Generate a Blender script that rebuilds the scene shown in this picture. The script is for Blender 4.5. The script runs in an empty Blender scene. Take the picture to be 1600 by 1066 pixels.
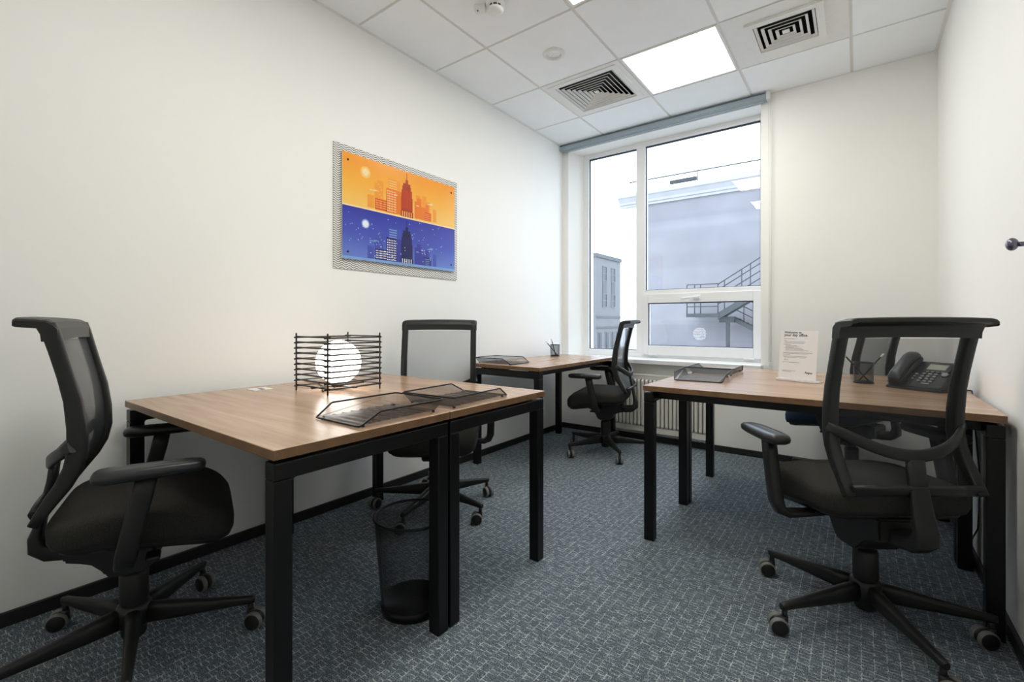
import bpy, bmesh, math, random
from mathutils import Vector, Matrix
random.seed(7)
S = bpy.context.scene
COL = S.collection
PI = math.pi

# ------------------------------------------------------------------ camera, sky, exposure
cam = bpy.data.cameras.new('camera')
cam.sensor_width = 36.0
cam.lens = 36.0 * 723.36 / 1600.0
cam.shift_y = -30.24 / 1600.0
cam.clip_start = 0.02
cam.clip_end = 300
cam_o = bpy.data.objects.new('camera', cam)
COL.objects.link(cam_o)
cam_o.location = (2.284, -3.882, 1.017)
cam_o.rotation_euler = (PI / 2, 0, math.radians(36.722))
S.camera = cam_o

W = bpy.data.worlds.new('overcast_sky')
S.world = W
W.use_nodes = True
bg = W.node_tree.nodes['Background']
bg.inputs['Color'].default_value = (0.74, 0.87, 1.0, 1)
bg.inputs['Strength'].default_value = 4.5
LAMP_STRENGTH = 14.5
LAMP_COLOR = (1.0, 0.975, 0.90, 1)

S.view_settings.view_transform = 'Standard'
S.view_settings.look = 'None'
S.view_settings.exposure = 0.0
S.view_settings.gamma = 1.0
S.view_settings.use_curve_mapping = False
S.cycles.max_bounces = 14
S.cycles.diffuse_bounces = 6
S.cycles.glossy_bounces = 4
S.cycles.transparent_max_bounces = 24
S.cycles.transmission_bounces = 8
S.cycles.caustics_reflective = False
S.cycles.caustics_refractive = False
S.cycles.sample_clamp_indirect = 6.0
S.cycles.use_denoising = True

# ------------------------------------------------------------------ materials
def nodes_of(name):
    m = bpy.data.materials.new(name)
    m.use_nodes = True
    nt = m.node_tree
    return m, nt, nt.nodes['Principled BSDF'], nt.nodes['Material Output']

def set_spec(b, v):
    b.inputs['Specular IOR Level'].default_value = v

def mat(name, color, rough=0.5, metal=0.0, spec=0.5, vary=0.06, scale=30.0, bump=0.0, bscale=None):
    """plain surface with a little procedural mottling and relief"""
    m, nt, b, o = nodes_of(name)
    b.inputs['Roughness'].default_value = rough
    b.inputs['Metallic'].default_value = metal
    set_spec(b, spec)
    tc = nt.nodes.new('ShaderNodeTexCoord')
    n = nt.nodes.new('ShaderNodeTexNoise')
    n.inputs['Scale'].default_value = scale
    n.inputs['Detail'].default_value = 3
    nt.links.new(tc.outputs['Object'], n.inputs['Vector'])
    r = nt.nodes.new('ShaderNodeValToRGB')
    r.color_ramp.elements[0].position = 0.3
    r.color_ramp.elements[1].position = 0.7
    r.color_ramp.elements[0].color = tuple(c * (1 - vary) for c in color) + (1,)
    r.color_ramp.elements[1].color = tuple(min(1, c * (1 + vary)) for c in color) + (1,)
    nt.links.new(n.outputs['Fac'], r.inputs['Fac'])
    nt.links.new(r.outputs['Color'], b.inputs['Base Color'])
    if bump:
        n2 = nt.nodes.new('ShaderNodeTexNoise')
        n2.inputs['Scale'].default_value = bscale or scale * 4
        nt.links.new(tc.outputs['Object'], n2.inputs['Vector'])
        bp = nt.nodes.new('ShaderNodeBump')
        bp.inputs['Strength'].default_value = bump
        bp.inputs['Distance'].default_value = 0.002
        nt.links.new(n2.outputs['Fac'], bp.inputs['Height'])
        nt.links.new(bp.outputs['Normal'], b.inputs['Normal'])
    return m

def emit(name, color, strength):
    m, nt, b, o = nodes_of(name)
    b.inputs['Base Color'].default_value = color
    b.inputs['Emission Color'].default_value = color
    b.inputs['Emission Strength'].default_value = strength
    return m

def mesh_mat(name, color, open_front, rough=0.45):
    """fine woven mesh: part open, closing up at grazing angles as a weave does"""
    m, nt, b, o = nodes_of(name)
    b.inputs['Base Color'].default_value = color + (1,)
    b.inputs['Roughness'].default_value = rough
    t = nt.nodes.new('ShaderNodeBsdfTransparent')
    lw = nt.nodes.new('ShaderNodeLayerWeight')
    lw.inputs['Blend'].default_value = 0.5
    pw = nt.nodes.new('ShaderNodeMath'); pw.operation = 'POWER'
    pw.inputs[1].default_value = 1.5
    nt.links.new(lw.outputs['Facing'], pw.inputs[0])
    mr = nt.nodes.new('ShaderNodeMapRange')
    mr.inputs['To Min'].default_value = 1 - open_front
    mr.inputs['To Max'].default_value = 1.0
    nt.links.new(pw.outputs[0], mr.inputs['Value'])
    mx = nt.nodes.new('ShaderNodeMixShader')
    nt.links.new(mr.outputs['Result'], mx.inputs[0])
    nt.links.new(t.outputs[0], mx.inputs[1])
    nt.links.new(b.outputs[0], mx.inputs[2])
    nt.links.new(mx.outputs[0], o.inputs['Surface'])
    return m

def glass_mat(name, tint=(1, 1, 1), gloss=1.0):
    m, nt, b, o = nodes_of(name)
    nt.nodes.remove(b)
    t = nt.nodes.new('ShaderNodeBsdfTransparent')
    t.inputs['Color'].default_value = tint + (1,)
    g = nt.nodes.new('ShaderNodeBsdfGlossy')
    g.inputs['Roughness'].default_value = 0.0
    f = nt.nodes.new('ShaderNodeFresnel')
    f.inputs['IOR'].default_value = 1.5
    mu = nt.nodes.new('ShaderNodeMath'); mu.operation = 'MULTIPLY'
    geo = nt.nodes.new('ShaderNodeNewGeometry')      # the far face of the sheet adds no second reflection
    fr = nt.nodes.new('ShaderNodeMath'); fr.operation = 'SUBTRACT'; fr.inputs[0].default_value = gloss
    k = nt.nodes.new('ShaderNodeMath'); k.operation = 'MULTIPLY'; k.inputs[1].default_value = gloss
    nt.links.new(geo.outputs['Backfacing'], k.inputs[0]); nt.links.new(k.outputs[0], fr.inputs[1])
    nt.links.new(fr.outputs[0], mu.inputs[1])
    nt.links.new(f.outputs[0], mu.inputs[0])
    mx = nt.nodes.new('ShaderNodeMixShader')
    nt.links.new(mu.outputs[0], mx.inputs[0])
    nt.links.new(t.outputs[0], mx.inputs[1])
    nt.links.new(g.outputs[0], mx.inputs[2])
    nt.links.new(mx.outputs[0], o.inputs['Surface'])
    return m

def wood_mat(name, axis):
    """walnut laminate, grain running along the given axis"""
    m, nt, b, o = nodes_of(name)
    tc = nt.nodes.new('ShaderNodeTexCoord')
    mp = nt.nodes.new('ShaderNodeMapping')
    mp.inputs['Scale'].default_value = (0.7, 9, 9) if axis == 'x' else (9, 0.7, 9)
    nt.links.new(tc.outputs['Object'], mp.inputs['Vector'])
    n = nt.nodes.new('ShaderNodeTexNoise')
    n.inputs['Scale'].default_value = 2.2
    n.inputs['Detail'].default_value = 7
    n.inputs['Roughness'].default_value = 0.62
    n.inputs['Distortion'].default_value = 0.5
    nt.links.new(mp.outputs[0], n.inputs['Vector'])
    mp2 = nt.nodes.new('ShaderNodeMapping')
    mp2.inputs['Scale'].default_value = (3, 130, 130) if axis == 'x' else (130, 3, 130)
    nt.links.new(tc.outputs['Object'], mp2.inputs['Vector'])
    n2 = nt.nodes.new('ShaderNodeTexNoise')
    n2.inputs['Scale'].default_value = 1.5
    n2.inputs['Detail'].default_value = 4
    nt.links.new(mp2.outputs[0], n2.inputs['Vector'])
    ad = nt.nodes.new('ShaderNodeMath'); ad.operation = 'MULTIPLY_ADD'
    ad.inputs[1].default_value = 0.35
    nt.links.new(n2.outputs['Fac'], ad.inputs[0])
    nt.links.new(n.outputs['Fac'], ad.inputs[2])
    r = nt.nodes.new('ShaderNodeValToRGB')
    e = r.color_ramp.elements
    e[0].position = 0.42; e[0].color = (0.27, 0.152, 0.083, 1)
    e[1].position = 0.92; e[1].color = (0.52, 0.355, 0.235, 1)
    k = e.new(0.66); k.color = (0.39, 0.243, 0.148, 1)
    nt.links.new(ad.outputs[0], r.inputs['Fac'])
    nt.links.new(r.outputs['Color'], b.inputs['Base Color'])
    b.inputs['Roughness'].default_value = 0.26
    set_spec(b, 0.62)
    return m

def carpet_mat():
    m, nt, b, o = nodes_of('loop_carpet')
    tc = nt.nodes.new('ShaderNodeTexCoord')
    mp = nt.nodes.new('ShaderNodeMapping')
    mp.inputs['Rotation'].default_value = (0, 0, PI / 2)
    # wobble the weave
    nz = nt.nodes.new('ShaderNodeTexNoise'); nz.inputs['Scale'].default_value = 85
    nt.links.new(tc.outputs['Object'], nz.inputs['Vector'])
    sb = nt.nodes.new('ShaderNodeVectorMath'); sb.operation = 'SUBTRACT'
    sb.inputs[1].default_value = (0.5, 0.5, 0.5)
    nt.links.new(nz.outputs['Color'], sb.inputs[0])
    sc = nt.nodes.new('ShaderNodeVectorMath'); sc.operation = 'SCALE'
    sc.inputs['Scale'].default_value = 0.007
    nt.links.new(sb.outputs[0], sc.inputs[0])
    ad = nt.nodes.new('ShaderNodeVectorMath'); ad.operation = 'ADD'
    nt.links.new(tc.outputs['Object'], ad.inputs[0])
    nt.links.new(sc.outputs[0], ad.inputs[1])
    nt.links.new(ad.outputs[0], mp.inputs['Vector'])
    br = nt.nodes.new('ShaderNodeTexBrick')
    br.offset = 0.37; br.offset_frequency = 2
    br.inputs['Scale'].default_value = 1.0
    br.inputs['Brick Width'].default_value = 0.0155
    br.inputs['Row Height'].default_value = 0.031
    br.inputs['Mortar Size'].default_value = 0.0017
    br.inputs['Mortar Smooth'].default_value = 0.6
    br.inputs['Color1'].default_value = (0, 0, 0, 1)
    br.inputs['Color2'].default_value = (0.25, 0.25, 0.25, 1)
    br.inputs['Mortar'].default_value = (1, 1, 1, 1)
    nt.links.new(mp.outputs[0], br.inputs['Vector'])
    n1 = nt.nodes.new('ShaderNodeTexNoise'); n1.inputs['Scale'].default_value = 300
    n1.inputs['Detail'].default_value = 2
    nt.links.new(tc.outputs['Object'], n1.inputs['Vector'])
    n2 = nt.nodes.new('ShaderNodeTexNoise'); n2.inputs['Scale'].default_value = 45
    nt.links.new(tc.outputs['Object'], n2.inputs['Vector'])
    # threads show only here and there
    mr = nt.nodes.new('ShaderNodeMapRange')
    mr.inputs['From Min'].default_value = 0.36; mr.inputs['From Max'].default_value = 0.60
    nt.links.new(n2.outputs['Fac'], mr.inputs['Value'])
    mu = nt.nodes.new('ShaderNodeMath'); mu.operation = 'MULTIPLY'
    nt.links.new(br.outputs['Color'], mu.inputs[0]); nt.links.new(mr.outputs[0], mu.inputs[1])
    m2 = nt.nodes.new('ShaderNodeMapRange')
    m2.inputs['From Min'].default_value = 0.34; m2.inputs['From Max'].default_value = 0.70
    m2.inputs['To Min'].default_value = 0.0; m2.inputs['To Max'].default_value = 0.66
    nt.links.new(n1.outputs['Fac'], m2.inputs['Value'])
    sm = nt.nodes.new('ShaderNodeMath'); sm.operation = 'MULTIPLY_ADD'
    sm.inputs[1].default_value = 0.62
    nt.links.new(mu.outputs[0], sm.inputs[0]); nt.links.new(m2.outputs[0], sm.inputs[2])
    r = nt.nodes.new('ShaderNodeValToRGB')
    e = r.color_ramp.elements
    e[0].position = 0.02; e[0].color = (0.018, 0.025, 0.036, 1)
    e[1].position = 0.95; e[1].color = (0.56, 0.60, 0.61, 1)
    k = e.new(0.45); k.color = (0.150, 0.190, 0.222, 1)
    nt.links.new(sm.outputs[0], r.inputs['Fac'])
    nt.links.new(r.outputs['Color'], b.inputs['Base Color'])
    b.inputs['Roughness'].default_value = 0.85
    set_spec(b, 0.25)
    bp = nt.nodes.new('ShaderNodeBump')
    bp.inputs['Strength'].default_value = 0.6; bp.inputs['Distance'].default_value = 0.003
    nt.links.new(sm.outputs[0], bp.inputs['Height'])
    nt.links.new(bp.outputs['Normal'], b.inputs['Normal'])
    return m

def hatch_mat():
    """fine dark zigzag hatching printed on white"""
    m, nt, b, o = nodes_of('zigzag_print')
    tc = nt.nodes.new('ShaderNodeTexCoord')
    sx = nt.nodes.new('ShaderNodeSeparateXYZ')
    nt.links.new(tc.outputs['Object'], sx.inputs[0])
    pp = nt.nodes.new('ShaderNodeMath'); pp.operation = 'PINGPONG'
    pp.inputs[1].default_value = 0.024
    nt.links.new(sx.outputs['Y'], pp.inputs[0])
    ma = nt.nodes.new('ShaderNodeMath'); ma.operation = 'MULTIPLY_ADD'
    ma.inputs[1].default_value = 0.55
    nt.links.new(pp.outputs[0], ma.inputs[0]); nt.links.new(sx.outputs['Z'], ma.inputs[2])
    dv = nt.nodes.new('ShaderNodeMath'); dv.operation = 'MULTIPLY'; dv.inputs[1].default_value = 1 / 0.0125
    nt.links.new(ma.outputs[0], dv.inputs[0])
    fr = nt.nodes.new('ShaderNodeMath'); fr.operation = 'FRACT'
    nt.links.new(dv.outputs[0], fr.inputs[0])
    r = nt.nodes.new('ShaderNodeValToRGB'); r.color_ramp.interpolation = 'LINEAR'
    e = r.color_ramp.elements
    e[0].position = 0.30; e[0].color = (0.06, 0.06, 0.055, 1)
    e[1].position = 0.46; e[1].color = (0.8, 0.8, 0.76, 1)
    nt.links.new(fr.outputs[0], r.inputs['Fac'])
    nt.links.new(r.outputs['Color'], b.inputs['Base Color'])
    b.inputs['Roughness'].default_value = 0.6
    return m

def grad_mat(name, stops, z0, z1, rough=0.15):
    """print whose ink runs from one colour to another up its height"""
    m, nt, b, o = nodes_of(name)
    tc = nt.nodes.new('ShaderNodeTexCoord')
    sx = nt.nodes.new('ShaderNodeSeparateXYZ')
    nt.links.new(tc.outputs['Object'], sx.inputs[0])
    mr = nt.nodes.new('ShaderNodeMapRange')
    mr.inputs['From Min'].default_value = z0; mr.inputs['From Max'].default_value = z1
    nt.links.new(sx.outputs['Z'], mr.inputs['Value'])
    r = nt.nodes.new('ShaderNodeValToRGB')
    e = r.color_ramp.elements
    e[0].position = stops[0][0]; e[0].color = stops[0][1] + (1,)
    e[1].position = stops[-1][0]; e[1].color = stops[-1][1] + (1,)
    for p_, c_ in stops[1:-1]:
        k = e.new(p_); k.color = c_ + (1,)
    nt.links.new(mr.outputs[0], r.inputs['Fac'])
    nt.links.new(r.outputs['Color'], b.inputs['Base Color'])
    b.inputs['Roughness'].default_value = rough
    return m

def facade_mat():
    m, nt, b, o = nodes_of('weathered_render')
    tc = nt.nodes.new('ShaderNodeTexCoord')
    n = nt.nodes.new('ShaderNodeTexNoise'); n.inputs['Scale'].default_value = 0.7
    n.inputs['Detail'].default_value = 6
    nt.links.new(tc.outputs['Object'], n.inputs['Vector'])
    r = nt.nodes.new('ShaderNodeValToRGB')
    e = r.color_ramp.elements
    e[0].position = 0.3; e[0].color = (0.20, 0.19, 0.197, 1)
    e[1].position = 0.7; e[1].color = (0.245, 0.233, 0.238, 1)
    nt.links.new(n.outputs['Fac'], r.inputs['Fac'])
    # pale patched band and darker bands across the wall
    sx = nt.nodes.new('ShaderNodeSeparateXYZ'); nt.links.new(tc.outputs['Object'], sx.inputs[0])
    rz = nt.nodes.new('ShaderNodeMapRange')
    rz.inputs['From Min'].default_value = 0.0; rz.inputs['From Max'].default_value = 7.0
    nt.links.new(sx.outputs['Z'], rz.inputs['Value'])
    rb = nt.nodes.new('ShaderNodeValToRGB'); f = rb.color_ramp.elements
    f[0].position = 0.0; f[0].color = (0.86, 0.86, 0.90, 1)
    f[1].position = 1.0; f[1].color = (0.98, 0.98, 1, 1)
    for p_, v_ in ((0.12, 0.92), (0.135, 1.05), (0.40, 1.08), (0.47, 1.02), (0.50, 0.93), (0.56, 0.94), (0.60, 1.0), (0.72, 1.0), (0.75, 1.12), (0.79, 1.0), (0.80, 0.92), (0.83, 1.0)):
        k = f.new(p_); k.color = (v_ * 0.95, v_ * 0.95, v_ * 0.97, 1)
    nt.links.new(rz.outputs[0], rb.inputs['Fac'])
    mx = nt.nodes.new('ShaderNodeMix'); mx.data_type = 'RGBA'; mx.blend_type = 'MULTIPLY'
    mx.inputs[0].default_value = 1.0
    nt.links.new(r.outputs['Color'], mx.inputs[6]); nt.links.new(rb.outputs['Color'], mx.inputs[7])
    nt.links.new(mx.outputs[2], b.inputs['Base Color'])
    b.inputs['Roughness'].default_value = 0.9
    return m

M = {}
M['wall'] = mat('wall_paint', (0.88, 0.88, 0.855), 0.65, spec=0.3, vary=0.008, scale=3, bump=0.05, bscale=260)
M['ceiling_tile'] = mat('ceiling_tile_board', (0.895, 0.92, 0.94), 0.8, spec=0.2, vary=0.012, scale=8, bump=0.08, bscale=400)
M['ceiling_bar'] = mat('ceiling_grid_metal', (0.70, 0.68, 0.65), 0.5, vary=0.02)
M['plenum'] = mat('dark_void', (0.02, 0.02, 0.022), 0.9, vary=0.1)
M['white_metal'] = mat('white_enamel', (0.80, 0.80, 0.79), 0.4, vary=0.01, scale=10)
M['vent_white'] = mat('vent_enamel', (0.76, 0.76, 0.74), 0.4, vary=0.02, scale=20)
M['upvc'] = mat('white_upvc', (0.83, 0.84, 0.85), 0.28, vary=0.01, scale=10)
M['gasket'] = mat('black_gasket', (0.015, 0.018, 0.025), 0.6, vary=0.1)
M['baseboard'] = mat('black_baseboard', (0.012, 0.012, 0.012), 0.45, vary=0.2)
M['blind'] = mat('grey_blue_blind', (0.33, 0.40, 0.45), 0.55, vary=0.04, scale=60)
M['clear_plastic'] = mat('pale_plastic', (0.75, 0.75, 0.73), 0.3, vary=0.02)
M['radiator'] = mat('radiator_enamel', (0.72, 0.71, 0.65), 0.35, vary=0.012, scale=10)
M['black_steel'] = mat('black_powder_coat', (0.0045, 0.0045, 0.005), 0.36, spec=0.28, vary=0.15, scale=80, bump=0.05, bscale=900)
M['black_plastic'] = mat('black_nylon', (0.0125, 0.0128, 0.012), 0.40, spec=0.36, vary=0.12, scale=60, bump=0.12, bscale=700)
M['pad_black'] = mat('soft_black_pad', (0.014, 0.015, 0.016), 0.38, spec=0.5, vary=0.08, scale=50, bump=0.06, bscale=500)
M['grey_tread'] = mat('grey_wheel_tread', (0.17, 0.17, 0.16), 0.5, vary=0.08)
M['chrome'] = mat('chrome', (0.75, 0.75, 0.76), 0.12, metal=1.0, vary=0.02)
M['fabric_black'] = mat('black_seat_fabric', (0.030, 0.029, 0.025), 0.9, spec=0.15, vary=0.45, scale=420, bump=0.5, bscale=600)
M['fabric_blue_lit'] = mat('blue_lit_seat_fabric', (0.028, 0.048, 0.085), 0.9, spec=0.2, vary=0.45, scale=420, bump=0.5, bscale=600)  # seat fabric with the window's blue light put into its colour
M['back_mesh'] = mesh_mat('chair_back_mesh', (0.022, 0.026, 0.029), 0.67)
M['wire_mesh'] = mesh_mat('black_wire_mesh', (0.014, 0.015, 0.017), 0.60, 0.35)
M['wire_mesh_side'] = mesh_mat('black_wire_mesh_side', (0.014, 0.015, 0.017), 0.72, 0.35)
M['wood_x'] = wood_mat('walnut_laminate_across', 'x')
M['wood_y'] = wood_mat('walnut_laminate_along', 'y')
M['edge_shaded'] = mat('walnut_edge_shaded', (0.19, 0.105, 0.052), 0.4, spec=0.3, vary=0.18, scale=25)  # darker walnut: shade painted into the desktop's side faces
M['carpet'] = carpet_mat()
M['lamp_panel'] = emit('ceiling_panel_light', LAMP_COLOR, LAMP_STRENGTH)
M['globe'] = emit('lit_globe', (1.0, 0.97, 0.90, 1), 7.0)
M['lamp_rod'] = mat('dark_stained_rod', (0.02, 0.016, 0.013), 0.4, vary=0.2)
M['glass'] = glass_mat('window_glass', (0.97, 0.98, 1.0), 1.35)
M['acrylic'] = glass_mat('clear_acrylic', (1.0, 1.0, 1.0), 1.0)
M['acrylic_edge'] = mat('acrylic_edge', (0.80, 0.80, 0.84), 0.15, vary=0.02)
M['paper'] = mat('white_paper', (0.90, 0.89, 0.90), 0.7, vary=0.01)
M['ink'] = mat('black_ink', (0.02, 0.02, 0.02), 0.7, vary=0.05)
M['grey_ink'] = mat('grey_ink', (0.30, 0.30, 0.31), 0.7, vary=0.05)
M['phone'] = mat('charcoal_phone_plastic', (0.020, 0.023, 0.026), 0.38, vary=0.1, bump=0.06, bscale=800)
M['phone_key'] = mat('grey_phone_key', (0.26, 0.28, 0.29), 0.35, vary=0.05)
M['lcd'] = mat('green_grey_lcd', (0.33, 0.37, 0.30), 0.25, vary=0.05)
M['pen_white'] = mat('white_pen_tip', (0.75, 0.75, 0.75), 0.35, vary=0.03)
M['hook'] = mat('bronze_hook_metal', (0.16, 0.15, 0.20), 0.25, metal=0.8, vary=0.05)
M['facade'] = facade_mat()
M['cornice'] = mat('pale_stone', (0.35, 0.34, 0.34), 0.8, vary=0.05, scale=2)
M['pilaster'] = mat('white_render', (0.42, 0.41, 0.40), 0.85, vary=0.03, scale=2)
M['far_wall'] = mat('far_render', (0.18, 0.178, 0.18), 0.9, vary=0.05, scale=1)
M['far_band'] = mat('far_band_stone', (0.115, 0.12, 0.125), 0.9, vary=0.05, scale=1)
M['far_pane'] = mat('far_window_pane', (0.03, 0.04, 0.05), 0.3, spec=0.3, vary=0.05, scale=1)
M['stair_steel'] = mat('grey_stair_steel', (0.036, 0.040, 0.042), 0.6, vary=0.1, scale=4)
M['ground'] = mat('pale_paving', (0.38, 0.37, 0.36), 0.9, vary=0.2, scale=2)
M['leaf'] = mat('pale_green_leaf', (0.16, 0.20, 0.08), 0.7, vary=0.3, scale=3)
M['bark'] = mat('bark', (0.10, 0.08, 0.06), 0.9, vary=0.2, scale=6)
M['hatch'] = hatch_mat()
M['speaker_grille'] = mat('grey_speaker_grille', (0.15, 0.155, 0.16), 0.5, vary=0.05, scale=200)

# ------------------------------------------------------------------ mesh helpers
class MB:
    """collects shapes and links them as one mesh object"""
    def __init__(s): s.bm = bmesh.new(); s.smooth = False
    def face(s, pts, mi=0):
        f = s.bm.faces.new([s.bm.verts.new(p) for p in pts]); f.material_index = mi
        return s
    def box(s, c, d, rot=None, bev=0.0, seg=2, mi=0):
        t = bmesh.new()
        bmesh.ops.create_cube(t, size=1)
        for v in t.verts: v.co = Vector((v.co.x * d[0], v.co.y * d[1], v.co.z * d[2]))
        if bev:
            bmesh.ops.bevel(t, geom=list(t.edges), offset=min(bev, min(d) * 0.49), segments=seg, profile=0.5, affect='EDGES')
        mx = Matrix.Translation(Vector(c))
        if rot is not None: mx = mx @ (rot if isinstance(rot, Matrix) else Matrix.Rotation(rot, 4, 'Z'))
        return s.add(t, mx, mi)
    def b2(s, x0, x1, y0, y1, z0, z1, bev=0.0, mi=0):
        return s.box(((x0 + x1) / 2, (y0 + y1) / 2, (z0 + z1) / 2), (abs(x1 - x0), abs(y1 - y0), abs(z1 - z0)), None, bev, 2, mi)
    def add(s, t, mx=None, mi=0):
        vm = {}
        for v in t.verts: vm[v] = s.bm.verts.new(mx @ v.co if mx is not None else v.co)
        for f in t.faces:
            try:
                g = s.bm.faces.new([vm[v] for v in f.verts]); g.material_index = mi; g.smooth = f.smooth
            except ValueError: pass
        t.free()
        return s
    def loft(s, rings, closed=True, caps=True, mi=0, smooth=True, loop=False):
        vr = [[s.bm.verts.new(p) for p in r] for r in rings]
        n = len(vr[0])
        prs = list(zip(vr, vr[1:])) + ([(vr[-1], vr[0])] if loop else [])
        for a, b in prs:
            for i in range(n if closed else n - 1):
                j = (i + 1) % n
                try:
                    f = s.bm.faces.new((a[i], a[j], b[j], b[i])); f.material_index = mi; f.smooth = smooth
                except ValueError: pass
        if caps and closed and not loop:
            for r, fl in ((vr[0], True), (vr[-1], False)):
                try:
                    f = s.bm.faces.new(r[::-1] if fl else r); f.material_index = mi
                except ValueError: pass
        return s
    def sweep(s, path, secs, axis=(1, 0, 0), n=12, power=3.5, mi=0, loop=False):
        """rounded-rect section swept on a path; secs = (half along axis, half across) per point"""
        P = [Vector(p) for p in path]; A0 = Vector(axis); rings = []
        for i, p in enumerate(P):
            if loop: t = P[(i + 1) % len(P)] - P[i - 1]
            else: t = P[min(i + 1, len(P) - 1)] - P[max(i - 1, 0)]
            t.normalize()
            A = A0 - t * A0.dot(t)
            if A.length < 1e-4: A = Vector((0, 0, 1)) - t * t.z
            A.normalize(); B = t.cross(A)
            a, b = secs[i] if isinstance(secs[0], (tuple, list)) else secs
            r = []
            for k in range(n):
                th = 2 * PI * (k + 0.5) / n; c, q = math.cos(th), math.sin(th)
                r.append(p + A * (a * math.copysign(abs(c) ** (2 / power), c)) + B * (b * math.copysign(abs(q) ** (2 / power), q)))
            rings.append(r)
        return s.loft(rings, mi=mi, loop=loop)
    def tube(s, path, r, n=8, mi=0, loop=False):
        P = [Vector(p) for p in path]
        d = P[1] - P[0]
        ax = (0, 0, 1) if abs(d.normalized().z) < 0.9 else (1, 0, 0)
        return s.sweep(P, [(r, r)] * len(P), ax, n, 2, mi, loop)
    def lathe(s, prof, n=24, c=(0, 0, 0), mi=0, axis='z', caps=True, smooth=True):
        rings = []
        for r, z in prof:
            q = []
            for k in range(n):
                a = 2 * PI * k / n
                u, v = r * math.cos(a), r * math.sin(a)
                q.append((c[0] + u, c[1] + v, c[2] + z) if axis == 'z' else (c[0] + z, c[1] + u, c[2] + v) if axis == 'x' else (c[0] + v, c[1] + z, c[2] + u))
            rings.append(q)
        return s.loft(rings, mi=mi, caps=caps, smooth=smooth)
    def prism(s, poly, h0, h1, plane='xy', mi=0):
        def P(u, v, h): return (u, v, h) if plane == 'xy' else (h, u, v) if plane == 'yz' else (u, h, v)
        return s.loft([[P(u, v, h0) for u, v in poly], [P(u, v, h1) for u, v in poly]], mi=mi, smooth=False)
    def ball(s, c, r, seg=24, rings=14, mi=0, sc=(1, 1, 1)):
        t = bmesh.new(); bmesh.ops.create_uvsphere(t, u_segments=seg, v_segments=rings, radius=r)
        for f in t.faces: f.smooth = True
        return s.add(t, Matrix.Translation(Vector(c)) @ Matrix.Diagonal((*sc, 1)), mi)
    def mesh(s, name, mats, bevel=0):
        bmesh.ops.recalc_face_normals(s.bm, faces=s.bm.faces)
        me = bpy.data.meshes.new(name); s.bm.to_mesh(me); s.bm.free()
        for m in (mats if isinstance(mats, (list, tuple)) else [mats]): me.materials.append(m)
        return me
    def build(s, name, mats, parent=None):
        return link(name, s.mesh(name, mats), parent)

def link(name, data, parent=None, loc=None, rz=None):
    o = bpy.data.objects.new(name, data); COL.objects.link(o)
    if parent is not None: o.parent = parent
    if loc is not None: o.location = loc
    if rz is not None: o.rotation_euler = (0, 0, rz)
    return o

def tag(o, label, cat, group=None, kind=None):
    if label: o['label'] = label
    if cat: o['category'] = cat
    if group: o['group'] = group
    if kind: o['kind'] = kind
    return o

def thing(name, label, cat, loc=(0, 0, 0), rz=0.0, group=None):
    o = link(name, None, None, loc, rz)
    o.empty_display_size = 0.05
    return tag(o, label, cat, group)

def struct(name, mb, m, parent=None):
    o = mb.build(name, m, parent)
    if parent is None: o['kind'] = 'structure'
    return o

def structure_empty(name, loc=(0, 0, 0)):
    o = link(name, None, None, loc); o['kind'] = 'structure'; o.empty_display_size = 0.05
    return o

def copy_tree(o, parent=None):
    c = o.copy(); COL.objects.link(c)
    if parent is not None: c.parent = parent
    for ch in list(o.children): copy_tree(ch, c)
    return c

# ------------------------------------------------------------------ room shell
RW, RH, RB = 2.685, 2.70, -4.45      # width, height, back wall
struct('floor', MB().b2(-0.1, RW + 0.1, RB - 0.1, 0.3, -0.1, 0.0), M['carpet'])
struct('wall_left', MB().b2(-0.15, 0.0, RB, 0.3, 0.0, 3.0), M['wall'])
struct('wall_right', MB().b2(RW, RW + 0.15, RB, 0.3, 0.0, 3.0), M['wall'])
struct('wall_back', MB().b2(-0.15, RW + 0.15, RB - 0.15, RB, 0.0, 3.0), M['wall'])

# window wall with one opening, the reveal on one side splayed
OX0, OX1, OZ0, OZ1 = 0.062, 1.707, 0.655, 2.640
FX0 = 0.131                         # where the splayed reveal meets the frame
WY, WT = 0.18, 0.30                 # frame plane and wall thickness
def far_wall():
    b = MB()
    o = [(0, 0.0), (RW, 0.0), (RW, 3.0), (0, 3.0)]
    i0 = [(OX0, OZ0), (OX1, OZ0), (OX1, OZ1), (OX0, OZ1)]
    sp = (FX0 - OX0) / WY * WT
    i1 = [(OX0 + sp, OZ0), (OX1, OZ0), (OX1, OZ1), (OX0 + sp, OZ1)]
    of = [(x, 0, z) for x, z in o]; ob = [(x, WT, z) for x, z in o]
    nf = [(x, 0, z) for x, z in i0]; nb = [(x, WT, z) for x, z in i1]
    for k in range(4):
        j = (k + 1) % 4
        b.face([of[k], of[j], nf[j], nf[k]]); b.face([ob[k], nb[k], nb[j], ob[j]])
        b.face([nf[k], nf[j], nb[j], nb[k]]); b.face([of[k], ob[k], ob[j], of[j]])
    bmesh.ops.remove_doubles(b.bm, verts=b.bm.verts, dist=1e-5)
    return b
struct('wall_window', far_wall(), M['wall'])

# baseboards
BH, BT = 0.048, 0.014
struct('baseboard_left', MB().b2(0, BT, RB, 0, 0, BH, 0.003), M['baseboard'])
struct('baseboard_right', MB().b2(RW - BT, RW, RB, 0, 0, BH, 0.003), M['baseboard'])
struct('baseboard_window', MB().b2(BT, RW - BT, -BT, 0, 0, BH, 0.003), M['baseboard'])
struct('baseboard_back', MB().b2(BT, RW - BT, RB, RB + BT, 0, BH, 0.003), M['baseboard'])

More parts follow.
